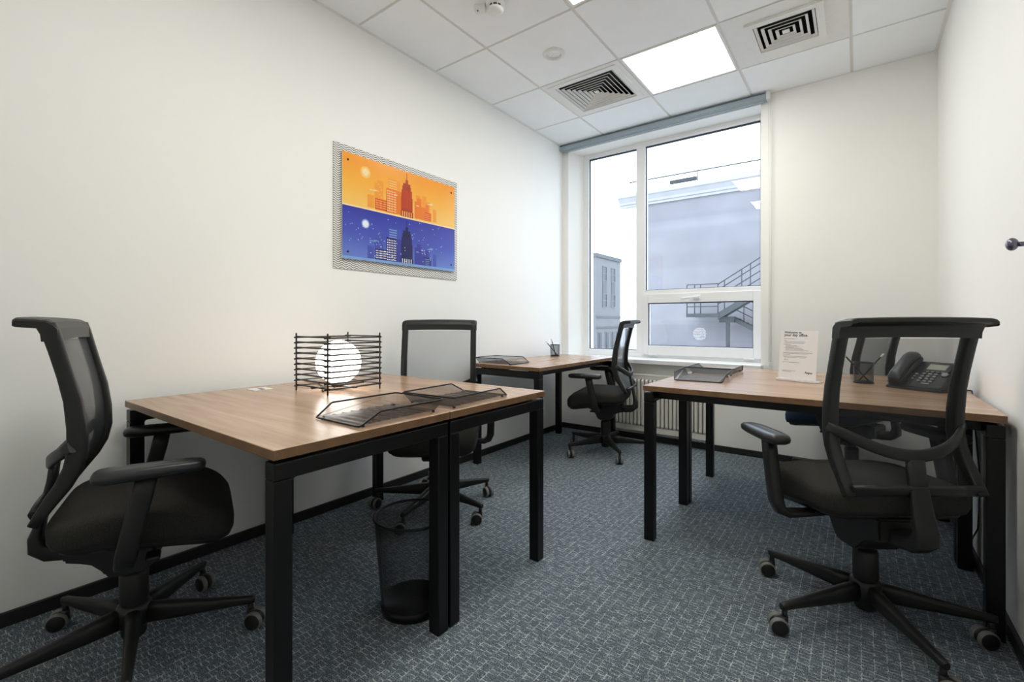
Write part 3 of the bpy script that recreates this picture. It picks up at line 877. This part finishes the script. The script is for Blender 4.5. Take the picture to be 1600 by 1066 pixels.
    # arms
    for sx in (-1, 1):
        b = MB()
        b.sweep([(sx * 0.298, 0.055, 0.606), (sx * 0.299, 0.045, 0.56), (sx * 0.299, 0.022, 0.46), (sx * 0.297, 0.010, 0.405), (sx * 0.288, 0.006, 0.378), (sx * 0.262, 0.005, 0.364), (sx * 0.20, 0.005, 0.366), (sx * 0.06, 0.005, 0.378)],
                [(0.024, 0.019), (0.025, 0.019), (0.024, 0.020), (0.023, 0.020), (0.022, 0.018), (0.022, 0.013), (0.022, 0.010), (0.022, 0.010)], (0, 1, 0), 14, 4.5)
        b.build('arm_post', M['black_plastic'], t)
        b = MB(); n = 28
        def pad(ins, z, dz=0):
            q = []
            for k in range(n):
                a = 2 * PI * (k + 0.5) / n; c, s_ = math.cos(a), math.sin(a)
                px = (0.040 - ins) * math.copysign(abs(c) ** 0.40, c); py = (0.122 - ins) * math.copysign(abs(s_) ** 0.40, s_)
                px *= 1 - 0.18 * max(0, py) / 0.12
                q.append((sx * 0.302 + px, 0.082 + py, z + dz * max(0, py / 0.122) ** 2))
            return q
        b.loft([pad(0.012, 0.604), pad(0.002, 0.611), pad(0.0, 0.622), pad(0.003, 0.631, -0.003), pad(0.010, 0.636, -0.004), pad(0.024, 0.637, -0.004)])
        b.build('arm_pad', M['pad_black'], t)
    # pedestal
    MB().lathe([(0.014, 0.235), (0.014, 0.290)], 16).build('gas_lift', M['chrome'], t)
    MB().lathe([(0.030, 0.045), (0.033, 0.055), (0.034, 0.14), (0.037, 0.16), (0.037, 0.238), (0.033, 0.246), (0.014, 0.247)], 24).build('column_cover', M['black_plastic'], t)
    MB().lathe([(0.036, 0.075), (0.046, 0.085), (0.047, 0.125), (0.042, 0.142), (0.034, 0.146)], 24).build('hub', M['black_plastic'], t)
    leg = MB()
    leg.sweep([(0.030, 0, 0.108), (0.10, 0, 0.104), (0.20, 0, 0.0975), (0.29, 0, 0.0925), (0.325, 0, 0.0905), (0.335, 0, 0.0895)],
              [(0.021, 0.031), (0.019, 0.028), (0.0155, 0.020), (0.0125, 0.0135), (0.0118, 0.012), (0.008, 0.010)], (0, 1, 0), 14, 3.0)
    leg.lathe([(0.0085, 0.045), (0.0085, 0.088)], 12, (0.322, 0, 0))
    leg_me = leg.mesh('leg', M['black_plastic'])
    c = MB()
    c.lathe([(0.010, -0.004), (0.010, 0.004)], 12, (0, 0, 0.028), axis='x')
    c.lathe([(0.011, 0.030), (0.011, 0.060)], 12, (0, 0.018, 0))
    c.lathe([(0.024, -0.0045), (0.026, -0.002), (0.026, 0.002), (0.024, 0.0045)], 20, (0, 0, 0.030), axis='x')
    c.box((0, 0.010, 0.044), (0.012, 0.026, 0.026), None, 0.004)
    caster_me = c.mesh('caster', M['black_plastic'])
    wh = MB(); wh.lathe([(0.004, 0.0), (0.022, 0.000), (0.0245, 0.002)], 24, axis='x', mi=0)
    wh.lathe([(0.0245, 0.002), (0.0282, 0.004), (0.0285, 0.010), (0.0282, 0.016), (0.025, 0.0185)], 24, axis='x', mi=1, caps=False)
    wh.lathe([(0.025, 0.0185), (0.022, 0.020), (0.004, 0.0205)], 24, axis='x', mi=0)
    wheel_me = wh.mesh('wheel', [M['black_plastic'], M['grey_tread']])
    for k in range(5):
        a = phase - rz + k * 2 * PI / 5
        link('leg', leg_me, t, (0, 0, 0), a)
        q = random.uniform(-PI, PI)
        cx, cy = 0.322 * math.cos(a), 0.322 * math.sin(a)
        cs = link('caster', caster_me, t, (cx + 0.018 * math.sin(q), cy - 0.018 * math.cos(q), 0), q)
        for sgn in (-1, 1):
            w = link('wheel', wheel_me, cs, (sgn * 0.0055, 0, 0.0285)); w.rotation_euler = (0, 0, 0 if sgn > 0 else PI)
    return t

rad_ = math.radians
near = build_chair('black mesh chair seen from behind, pulled up to the phone desk', (2.306, -1.900, 0), rad_(36.4), rad_(12.8))
def place_chair(label, loc, yaw, phase, pad=(0, 0), post=(0, 0), blue=False, back=0.0, slide=0.0):
    c = copy_tree(near)
    c['label'] = label; c.location = loc; c.rotation_euler = (0, 0, yaw)
    legs = [o for o in c.children if o.name.startswith('leg')]; cas = [o for o in c.children if o.name.startswith('caster')]
    for k, (l, w) in enumerate(zip(legs, cas)):
        a = phase - yaw + k * 2 * PI / 5
        l.rotation_euler = (0, 0, a)
        q = random.uniform(-PI, PI)
        w.location = (0.322 * math.cos(a) + 0.018 * math.sin(q), 0.322 * math.sin(a) - 0.018 * math.cos(q), 0); w.rotation_euler = (0, 0, q)
    for o in c.children:
        if o.name.startswith('arm_'):
            s = 1 if sum(v.co.x for v in o.data.vertices) > 0 else -1
            d = pad if o.name.startswith('arm_pad') else post
            o.location = (s * d[0], d[1], 0)
        if slide and o.name.split('.')[0] in ('seat', 'seat_pan'): o.location = (0, slide, 0)
        if back and o.name.split('.')[0] in ('back_upright', 'top_rail', 'bottom_rail', 'back_mesh', 'lumbar_band', 'back_spine'): o.location = (0, back, 0)
        if blue and o.name.startswith('seat') and not o.name.startswith('seat_pan'):
            o.data = o.data.copy(); o.data.materials[0] = M['fabric_blue_lit']
    return c
place_chair('black mesh chair in side view at the open end of the lamp desk', (0.478, -3.430, 0), rad_(-19.5), rad_(55.1), (-0.012, -0.018), (-0.012, 0.0), False, 0.016)
place_chair('black mesh chair facing the viewer behind the desk with the lamp', (0.440, -2.103, 0), rad_(219), rad_(71))
place_chair('black mesh chair in side view by the radiator, tucked under the corner desk', (0.710, -0.552, 0), rad_(102), rad_(25.1))
place_chair('mesh chair with blue-lit seat beyond the phone desk, mostly hidden by the foreground chair', (2.255, -0.345, 0), rad_(64), rad_(163), (-0.02, 0), (-0.02, 0), True, 0.0, 0.045)

# ------------------------------------------------------------------ mesh letter trays
def build_tray(label, loc, rz):
    """back of the tray at local y = 0, open front at y = -L"""
    t = thing('letter_tray', label, 'tray', loc, rz, 'black wire mesh letter trays')
    Wd, Ln, H = 0.122, 0.320, 0.040
    fw = 0.100
    fl = MB(); n = 54
    fl.loft([[(x, -0.022 - (Ln - 0.026) * k / n, 0.0045 + (0.0035 if (k % 6) in (2, 3) else 0.0)) for x in (-fw, -fw * 0.5, 0, fw * 0.5, fw)] for k in range(n + 1)], closed=False, smooth=False)
    fl.build('mesh_floor', M['wire_mesh'], t)
    for s in (-1, 1):
        w = MB()
        w.face([(s * fw, -0.022, 0.0045), (s * fw, -Ln + 0.004, 0.0045), (s * (fw + 0.010), -Ln + 0.002, 0.006), (s * Wd, -Ln + 0.060, H), (s * Wd, -0.004, H)])
        w.build('mesh_side', M['wire_mesh_side'], t)
    w = MB(); w.face([(-fw, -0.022, 0.0045), (fw, -0.022, 0.0045), (Wd, -0.003, H), (-Wd, -0.003, H)]); w.build('mesh_back', M['wire_mesh_side'], t)
    rim = []
    def arc(c, r, a0, a1, z, n=4):
        for k in range(n + 1):
            a = a0 + (a1 - a0) * k / n; rim.append((c[0] + r * math.cos(a), c[1] + r * math.sin(a), z))
    arc((Wd - 0.012, -0.014), 0.012, 0, PI / 2, H)
    arc((-Wd + 0.012, -0.014), 0.012, PI / 2, PI, H)
    rim += [(-Wd, -Ln + 0.066, H), (-Wd, -Ln + 0.060, H - 0.002), (-(fw + 0.012), -Ln + 0.010, 0.008), (-(fw + 0.008), -Ln + 0.002, 0.0045), (-fw + 0.004, -Ln, 0.004)]
    rim += [(fw - 0.004, -Ln, 0.004), (fw + 0.008, -Ln + 0.002, 0.0045), (fw + 0.012, -Ln + 0.010, 0.008), (Wd, -Ln + 0.060, H - 0.002), (Wd, -Ln + 0.066, H)]
    r = MB(); r.tube(rim, 0.0028, 8, loop=True); r.build('wire_rim', M['black_steel'], t)
    fe = MB().lathe([(0.005, 0), (0.005, 0.004)], 10, (0, 0, 0.0005)).mesh('foot', M['black_steel'])
    for x, y in ((fw, -0.03), (-fw, -0.03), (fw, -Ln + 0.02), (-fw, -Ln + 0.02)): link('foot', fe, t, (x, y, 0))
    return t
tray = build_tray('black mesh tray opening toward the side-view chair at the lamp desk', (1.065, -2.786, DT), 0.0)
def place_tray(label, loc, rz):
    c = copy_tree(tray); c['label'] = label; c.location = loc; c.rotation_euler = (0, 0, rz); return c
place_tray('black mesh tray behind the lamp desk tray, opening toward the window', (1.075, -2.764, DT), PI + 0.06).scale = (1, 1.08, 1)
place_tray('black mesh tray on the corner desk by the window wall', (0.075, -1.250, DT), PI / 2)
place_tray('black mesh tray near the corner of the phone desk, opening toward the camera', (1.625, -1.190, DT), 0.09)
place_tray('black mesh tray on the desk nearer the radiator, opening toward the window', (1.630, -1.166, DT), PI + 0.02)

# ------------------------------------------------------------------ caged globe lamp
lp = thing('table_lamp', 'glowing white globe lamp in a square cage of dark rods', 'lamp', (0.465, -2.712, DT))
a = 0.120
rod = MB().lathe([(0.0010, 0.0), (0.0034, 0.001), (0.0036, 0.246), (0.0010, 0.249)], 10).mesh('upright_rod', M['lamp_rod'])
for sx in (-1, 1):
    for sy in (-1, 1): link('upright_rod', rod, lp, (sx * a, sy * (a + 0.006), 0))
rx = MB().lathe([(0.0010, -a - 0.013), (0.0034, -a - 0.012), (0.0034, a + 0.012), (0.0010, a + 0.013)], 8, axis='x').mesh('cross_rod', M['lamp_rod'])
ry = MB().lathe([(0.0010, -a - 0.019), (0.0034, -a - 0.018), (0.0034, a + 0.018), (0.0010, a + 0.019)], 8, axis='y').mesh('cross_rod', M['lamp_rod'])
for k in range(10):
    z = 0.0235 + k * 0.02305
    for s in (-1, 1):
        link('cross_rod', rx, lp, (0, s * (a + 0.006 - 0.005), z + 0.0015)); link('cross_rod', ry, lp, (s * (a - 0.005), 0, z - 0.0015))
MB().ball((0, 0, 0.121), 0.094, 40, 24).build('globe', M['globe'], lp)
MB().lathe([(0.030, 0.014), (0.034, 0.018), (0.034, 0.026), (0.028, 0.034)], 20).build('socket', M['lamp_rod'], lp)
b = MB(); b.box((0, 0, 0.0195), (2 * a + 0.01, 0.016, 0.005)); b.box((0, 0, 0.0195), (0.016, 2 * a + 0.01, 0.005)); b.build('cross_brace', M['lamp_rod'], lp)
b = MB(); b.tube([(0.02, -0.02, 0.020), (0.04, -0.06, 0.010), (0.02, -0.085, 0.0045), (-0.03, -0.06, 0.0035), (-0.12, 0.0, 0.0035), (-0.25, 0.05, 0.0035), (-0.375, 0.06, 0.0035)], 0.0024); b.build('cord', M['black_plastic'], lp)

# ------------------------------------------------------------------ pen cups and pens
def pen_cup(label, loc):
    t = thing('pen_cup', label, 'pen cup', loc, 0, 'black mesh pen cups')
    MB().lathe([(0.0385, 0.004), (0.041, 0.098)], 32, caps=False).build('mesh_wall', M['wire_mesh'], t)
    MB().lathe([(0.0015, 0.0), (0.0405, 0.0), (0.0405, 0.008), (0.0385, 0.008), (0.0385, 0.003), (0.0015, 0.003)], 28).build('base', M['black_steel'], t)
    r = MB(); r.tube([(0.0415 * math.cos(2 * PI * k / 32), 0.0415 * math.sin(2 * PI * k / 32), 0.099) for k in range(32)], 0.0022, 6, loop=True); r.build('rim', M['black_steel'], t)
    return t
def pen(label, p0, p1, group):
    v = Vector(p1) - Vector(p0); L = v.length
    t = thing('pen', label, 'pen', p0, 0, group); t.rotation_mode = 'QUATERNION'; t.rotation_quaternion = Vector((0, 0, 1)).rotation_difference(v)
    MB().lathe([(0.0008, 0), (0.0035, 0.012), (0.0037, L - 0.022)], 10).build('barrel', M['black_plastic'], t)
    MB().lathe([(0.0040, L - 0.022), (0.0042, L - 0.003), (0.0015, L)], 10).build('end_cap', M['pen_white'], t)
pen_cup('black mesh pen cup beside the phone, seen through the chair back', (2.308, -1.062, DT))
cz = DT + 0.0045
pen('black pen with white end leaning away from the phone', (2.331, -1.045, cz), (2.226, -1.092, cz + 0.138), 'pens in the cup by the phone')
pen('black pen with white end leaning toward the phone', (2.285, -1.078, cz), (2.386, -1.020, cz + 0.138), 'pens in the cup by the phone')
pen_cup('black mesh pen cup on the corner desk beside the window', (0.200, -0.470, DT))
pen('dark pen lower in the corner desk cup', (0.218, -0.452, cz), (0.150, -0.540, cz + 0.125), 'pens in the corner desk cup')
pen('dark pen standing steeper in the corner desk cup', (0.212, -0.476, cz), (0.184, -0.505, cz + 0.145), 'pens in the corner desk cup')

# ------------------------------------------------------------------ welcome sign
def text_mesh(body, size, bold=0.0, shear=0.0):
    c = bpy.data.curves.new('txt', 'FONT'); c.body = body; c.size = size; c.offset = bold; c.shear = shear; c.extrude = 0.00005; c.resolution_u = 3
    o = bpy.data.objects.new('txt', c); COL.objects.link(o)
    me = bpy.data.meshes.new_from_object(o.evaluated_get(bpy.context.evaluated_depsgraph_get()))
    bpy.data.objects.remove(o); bpy.data.curves.remove(c)
    return me
SW, SH = 0.176, 0.246
sg = thing('welcome_sign', 'clear acrylic holder with printed welcome sheet on the phone desk', 'sign', (2.040, -1.205, DT), rad_(-20.5))
tilt = Matrix.Rotation(rad_(-7), 4, 'X')
b = MB(); b.box((0, 0, SH / 2 + 0.008), (SW + 0.012, 0.0025, SH + 0.004)); b.bm.transform(tilt); b.build('front_pane', M['acrylic'], sg)
b = MB(); b.box((0, 0.030, 0.0022), (SW + 0.012, 0.070, 0.0035), None, 0.001); b.box((0, -0.004, 0.006), (SW + 0.012, 0.006, 0.010), None, 0.001); b.build('foot', M['acrylic_edge'], sg)
b = MB(); b.box((0, 0.0032, SH / 2 + 0.010), (SW, 0.0008, SH - 0.004)); b.bm.transform(tilt); sheet = b.build('sheet', M['paper'], sg)
def on_sheet(me, u, v, name, m):
    me.materials.clear(); me.materials.append(m)
    me.transform(tilt @ Matrix.Translation((-SW / 2 + u * SW, 0.0025, 0.010 + (1 - v) * SH)) @ Matrix.Rotation(PI / 2, 4, 'X'))
    return link(name, me, sheet)
def fit(me, w):
    x0 = min(v.co.x for v in me.vertices); x1 = max(v.co.x for v in me.vertices)
    me.transform(Matrix.Diagonal((w / (x1 - x0), w / (x1 - x0), 1, 1)) @ Matrix.Translation((-x0, 0, 0)))
    return me
on_sheet(fit(text_mesh('Welcome to', 0.012, 0.0003), 0.082), 0.10, 0.066, 'heading_line', M['ink'])
on_sheet(fit(text_mesh('your day office.', 0.012, 0.0003), 0.112), 0.10, 0.122, 'heading_line', M['ink'])
on_sheet(fit(text_mesh('Regus', 0.012, 0.0003, 0.2), 0.034), 0.71, 0.865, 'wordmark', M['ink'])
pl = MB()
for x0, x1, y in ((258, 440, 235), (258, 300, 262), (275, 600, 278), (275, 580, 297), (258, 375, 318), (290, 470, 335), (290, 510, 351), (290, 555, 370), (290, 575, 387), (290, 650, 404), (258, 720, 436), (258, 650, 450), (258, 370, 470), (258, 640, 492), (275, 620, 508), (280, 310, 528), (280, 350, 546), (258, 530, 582), (258, 470, 706), (258, 410, 720)):
    u0, u1, v = (x0 - 200) / 590, (x1 - 200) / 590, (y - 105) / 725
    pl.b2(-SW / 2 + u0 * SW, -SW / 2 + u1 * SW, 0.0023, 0.0026, 0.010 + (1 - v) * SH - 0.0009, 0.010 + (1 - v) * SH + 0.0009)
pl.bm.transform(tilt); o = pl.build('small_print', M['grey_ink'], sheet)

# ------------------------------------------------------------------ desk phone
ph = thing('desk_phone', 'charcoal desk phone with handset and grey screen, partly behind the foreground chair back', 'phone', (2.530, -1.150, DT), rad_(-34))
pw = 0.100
b = MB()
side = [(-0.100, 0.006), (-0.100, 0.016), (-0.086, 0.024), (0.045, 0.116), (0.058, 0.117), (0.066, 0.108), (0.052, 0.075), (0.075, 0.006)]
b.prism(side, -pw, pw, 'yz'); bmesh.ops.bevel(b.bm, geom=list(b.bm.edges), offset=0.005, segments=2, affect='EDGES'); b.build('body', M['phone'], ph)
b = MB(); b.prism([(-pw - 0.004, -0.098), (-0.06, -0.108), (0.0, -0.112), (0.06, -0.108), (pw + 0.004, -0.098), (pw, 0.07), (-pw, 0.07)], 0.0005, 0.010); b.build('base_lip', M['phone'], ph)
fa = math.atan2(0.092, 0.131)
face = Matrix.Translation((0, -0.086, 0.0245)) @ Matrix.Rotation(fa, 4, 'X')     # local: x across, y up the slope
def on_face(mb, name, m, parent=ph):
    mb.bm.transform(face); return mb.build(name, m, parent)
on_face(MB().box((0.042, 0.118, 0.003), (0.094, 0.052, 0.006), None, 0.003), 'screen_bezel', M['phone'])
on_face(MB().box((0.036, 0.119, 0.0064), (0.068, 0.036, 0.001)), 'screen', M['lcd'])
for r in range(4):
    for c in range(3):
        on_face(MB().box((0.006 + 0.021 * c, 0.074 - 0.0165 * r, 0.003), (0.013, 0.009, 0.006), None, 0.003), 'key', M['phone_key'])
for k in range(4): on_face(MB().box((0.010 + 0.018 * k, 0.091, 0.002), (0.013, 0.005, 0.005), None, 0.002), 'soft_key', M['phone_key'])
for k in range(3): on_face(MB().box((-0.022, 0.070 - 0.017 * k, 0.002), (0.010, 0.008, 0.005), None, 0.002), 'line_key', M['phone_key'])
on_face(MB().lathe([(0.012, 0), (0.012, 0.005), (0.006, 0.006), (0.001, 0.006)], 20, (0.078, 0.078, 0)), 'navigation_key', M['phone_key'])
on_face(MB().box((0.036, 0.010, 0.002), (0.030, 0.007, 0.004), None, 0.002), 'mute_key', M['phone_key'])
hs = MB()
hs.sweep([(-0.068, -0.012, 0.014), (-0.068, 0.000, 0.026), (-0.068, 0.025, 0.033), (-0.068, 0.080, 0.040), (-0.068, 0.135, 0.038), (-0.068, 0.160, 0.032), (-0.068, 0.174, 0.018)],
         [(0.022, 0.010), (0.027, 0.016), (0.026, 0.018), (0.023, 0.015), (0.026, 0.019), (0.027, 0.018), (0.022, 0.010)], (1, 0, 0), 18, 3)
ho = on_face(hs, 'handset', M['phone'])
on_face(MB().box((-0.068, 0.080, 0.010), (0.058, 0.19, 0.024), None, 0.008), 'cradle', M['phone'])
pc = MB(); pc.tube([(2.585, -1.10, DT + 0.02), (2.610, -1.10, DT + 0.008), (2.640, -1.13, DT + 0.004), (2.672, -1.15, DT + 0.004), (2.6745, -1.16, DT - 0.03), (2.674, -1.22, 0.55), (2.674, -1.30, 0.40), (2.674, -1.26, 0.18), (2.672, -1.10, 0.06)], 0.0028)
tag(pc.build('phone_cord', M['black_plastic']), 'thin black cord from the desk phone down the wall behind the desk', 'cord')

# ------------------------------------------------------------------ waste bin
wb = thing('waste_bin', 'round black mesh waste bin under the lamp desk beside its steel legs', 'bin', (1.006, -2.763, 0))
MB().lathe([(0.109, 0.006), (0.117, 0.11), (0.126, 0.22), (0.134, 0.325)], 48, caps=False).build('mesh_wall', M['wire_mesh'], wb)
MB().lathe([(0.001, 0.001), (0.110, 0.001), (0.1125, 0.03), (0.1105, 0.03), (0.108, 0.006), (0.001, 0.006)], 40).build('base', M['black_steel'], wb)
r = MB(); r.tube([(0.135 * math.cos(2 * PI * k / 56), 0.135 * math.sin(2 * PI * k / 56), 0.327) for k in range(56)], 0.0048, 10, loop=True); r.build('rim', M['black_steel'], wb)

# ------------------------------------------------------------------ cables and hook
cb = MB(); cb.tube([(0.150, -2.93, 0.690), (0.150, -2.92, 0.66), (0.10, -2.86, 0.52), (0.06, -2.80, 0.44), (0.050, -2.70, 0.42), (0.052, -2.60, 0.46), (0.060, -2.54, 0.42), (0.050, -2.46, 0.44), (0.050, -2.40, 0.52), (0.052, -2.36, 0.62), (0.060, -2.34, 0.685)], 0.0032)
tag(cb.build('power_cable', M['black_plastic']), 'thin black cable sagging under the lamp desk pair along the wall', 'cable')
hk = thing('coat_hook', 'dark metal wall hook on the wall above the phone desk, at the photo edge', 'hook', (RW, -1.985, 1.235))
MB().lathe([(0.020, -0.001), (0.020, -0.006), (0.008, -0.009)], 20, axis='x').build('base_plate', M['hook'], hk)
MB().tube([(-0.005, 0, 0), (-0.030, 0, 0.0), (-0.040, 0, 0.0)], 0.007).build('stem', M['hook'], hk)
MB().ball((-0.050, 0, 0.001), 0.018, 20, 14, 0, (0.75, 1, 1)).build('knob', M['hook'], hk)

# ------------------------------------------------------------------ outdoors
struct('ground', MB().b2(-80, 60, 0.5, 120, -6.2, -6.0), M['ground'])
bd = thing('neighbouring_building', 'large pale lavender rendered building with stone cornice seen through the window', 'building', (0, 17, 0))
MB().b2(-6.50, 6.0, 0.0, 9.0, -6.0, 6.45).build('wall', M['facade'], bd)
MB().b2(-6.54, -5.98, -0.06, 0.0, -6.0, 6.40).build('corner_pilaster', M['pilaster'], bd)
cn = MB(); cn.prism([(0.0, 6.40), (-0.10, 6.40), (-0.10, 6.50), (-0.16, 6.52), (-0.18, 6.62), (-0.30, 6.78), (-0.36, 6.82), (-0.36, 7.02), (-0.30, 7.05), (0.0, 7.05)], -6.80, 6.2, 'yz')
cn.b2(-6.80, -6.5, 0.0, 9.0, 6.78, 7.04); cn.build('cornice', M['cornice'], bd)
MB().b2(-6.5, 6.0, 0.0, 9.0, 6.45, 7.06).build('parapet', M['cornice'], bd)
rl = MB()
rl.tube([(-6.4, 0.1, 7.62), (6, 0.1, 7.50)], 0.028)
for k in range(5): rl.tube([(-6.0 + 2.7 * k, 0.1, 7.0), (-6.0 + 2.7 * k, 0.1, 7.58)], 0.018)
rl.build('roof_rail', M['stair_steel'], bd)
MB().b2(-4.60, -3.42, 0.4, 0.6, 7.33, 7.46).build('roof_duct', M['stair_steel'], bd)

fe = thing('fire_escape', 'grey steel fire escape stair with landing on the neighbouring building', 'staircase', (0, 16, 0))
st = M['stair_steel']
MB().b2(-3.30, -2.05, -0.55, 0.85, 1.20, 1.34).build('landing', st, fe)
MB().b2(-1.90, -1.78, -0.06, 0.06, -6.0, 1.0).build('post', st, fe)
MB().b2(-2.15, -1.60, -0.1, 0.1, 0.98, 1.22).build('bracket', st, fe)
def stringer(name, a, b_, hgt, y):
    q = MB(); q.prism([(a[0], a[1] - hgt), (b_[0], b_[1] - hgt), b_, a], y - 0.03, y + 0.03, 'xz'); return q.build(name, st, fe)
up0, up1 = (-2.10, 1.36), (1.2, 3.45)
for y in (-0.50, 0.10): stringer('stringer', up0, up1, 0.26, y)
dn0, dn1 = (-1.75, 1.24), (1.2, -0.38)
for y in (0.20, 0.80): stringer('stringer', dn0, dn1, 0.17, y)
for k in range(11):
    x = up0[0] + 0.3 * (k + 0.5); z = up0[1] + 0.19 * (k + 0.5)
    MB().b2(x - 0.13, x + 0.13, -0.48, 0.08, z - 0.12, z - 0.09).build('tread', st, fe)
    x = dn0[0] + 0.27 * (k + 0.5); z = dn0[1] - 0.148 * (k + 0.5)
    MB().b2(x - 0.12, x + 0.12, 0.22, 0.78, z - 0.06, z - 0.03).build('tread', st, fe)
def handrail(pts, levels, posts, y):
    q = MB()
    for dz in levels: q.tube([(x, y, z + dz) for x, z in pts], 0.020, 6)
    for x, z in posts: q.tube([(x, y, z - 0.05), (x, y, z + levels[0])], 0.020, 6)
    q.build('handrail', st, fe)
handrail([(-3.28, 1.34), (-2.10, 1.34)], (1.17, 0.85, 0.55, 0.28), [(-3.28, 1.34), (-2.98, 1.34), (-2.75, 1.34), (-2.10, 1.34)], -0.50)
handrail([up0, up1], (1.12, 0.90, 0.62, 0.34), [(x, up0[1] + (x - up0[0]) * 0.633) for x in (-1.86, -1.25, -0.95, -0.2, 0.6)], -0.50)
handrail([dn0, dn1], (0.95, 0.62, 0.34), [(x, dn0[1] - (x - dn0[0]) * 0.549) for x in (-1.3, -0.9, -0.4, 0.2)], 0.20)

db = thing('distant_building', 'grey-blue office block with tall narrow windows far beyond the window', 'building', (-16, 32.9, 0))
MB().b2(-8, 0, 0.0, 5.15, -6.0, 6.85).build('wall', M['far_wall'], db)
MB().b2(-8.1, 0.12, -0.1, 5.25, 6.70, 7.02).build('cornice', M['far_band'], db)
MB().b2(-0.02, 0.06, 0.0, 5.15, 1.36, 1.52).build('band', M['far_band'], db); MB().b2(-0.02, 0.06, 0.0, 5.15, 0.42, 0.58).build('band', M['far_band'], db)
for y0 in (1.27, 3.10):
    MB().b2(0.0, 0.04, y0, y0 + 0.76, 3.48, 4.75).build('spandrel', M['far_band'], db)
    for z0, z1 in ((4.75, 5.95), (2.39, 3.48)):
        f = MB()
        for a in ((y0 - 0.05, y0, z0, z1), (y0 + 0.76, y0 + 0.81, z0, z1), (y0 - 0.05, y0 + 0.81, z1, z1 + 0.05), (y0 - 0.05, y0 + 0.81, z0 - 0.05, z0), (y0, y0 + 0.76, (z0 + z1) / 2 - 0.03, (z0 + z1) / 2 + 0.03)):
            f.b2(0.0, 0.06, *a)
        fo = f.build('window', M['far_wall'], db)
        MB().b2(0.005, 0.02, y0, y0 + 0.76, z0, z1).build('pane', M['far_pane'], fo)
for y0 in (0.3, 1.75, 3.0, 4.1):
    f = MB(); f.b2(0.0, 0.05, y0 - 0.05, y0 + 0.85, 0.05, 0.12); f.b2(0, 0.05, y0 + 0.38, y0 + 0.42, -2.0, 0.05); fo = f.build('window', M['far_wall'], db)
    MB().b2(0.005, 0.02, y0, y0 + 0.8, -2.0, 0.05).build('pane', M['far_pane'], fo)
tr = thing('tree', 'small pale green tree beside the distant office block', 'tree', (-16.15, 41.0, -6.0))
b = MB(); b.sweep([(0, 0, 0), (0.05, 0.02, 3), (0, 0, 6.4)], [(0.16, 0.16), (0.12, 0.12), (0.05, 0.05)], (1, 0, 0), 8, 2)
for k in range(6):
    a = k * 1.1; b.tube([(0, 0, 5 + 0.25 * k), (0.5 * math.cos(a), 0.5 * math.sin(a), 6.2 + 0.3 * k)], 0.03, 5)
b.build('trunk', M['bark'], tr)
lf = MB()
for k in range(420):
    d = Vector((random.gauss(0, 1), random.gauss(0, 1), random.gauss(0, 1))).normalized() * random.random() ** 0.4
    c = Vector((d.x * 0.75, d.y * 0.75, 7.3 + d.z * 1.25)); u = Vector((random.gauss(0, 1), random.gauss(0, 1), random.gauss(0, 1))).normalized(); v = u.orthogonal().normalized()
    s_ = 0.09
    lf.face([c - u * s_, c + v * s_ * 0.6, c + u * s_, c - v * s_ * 0.6])
lo = lf.build('foliage', M['leaf'], tr); lo['kind'] = 'stuff'
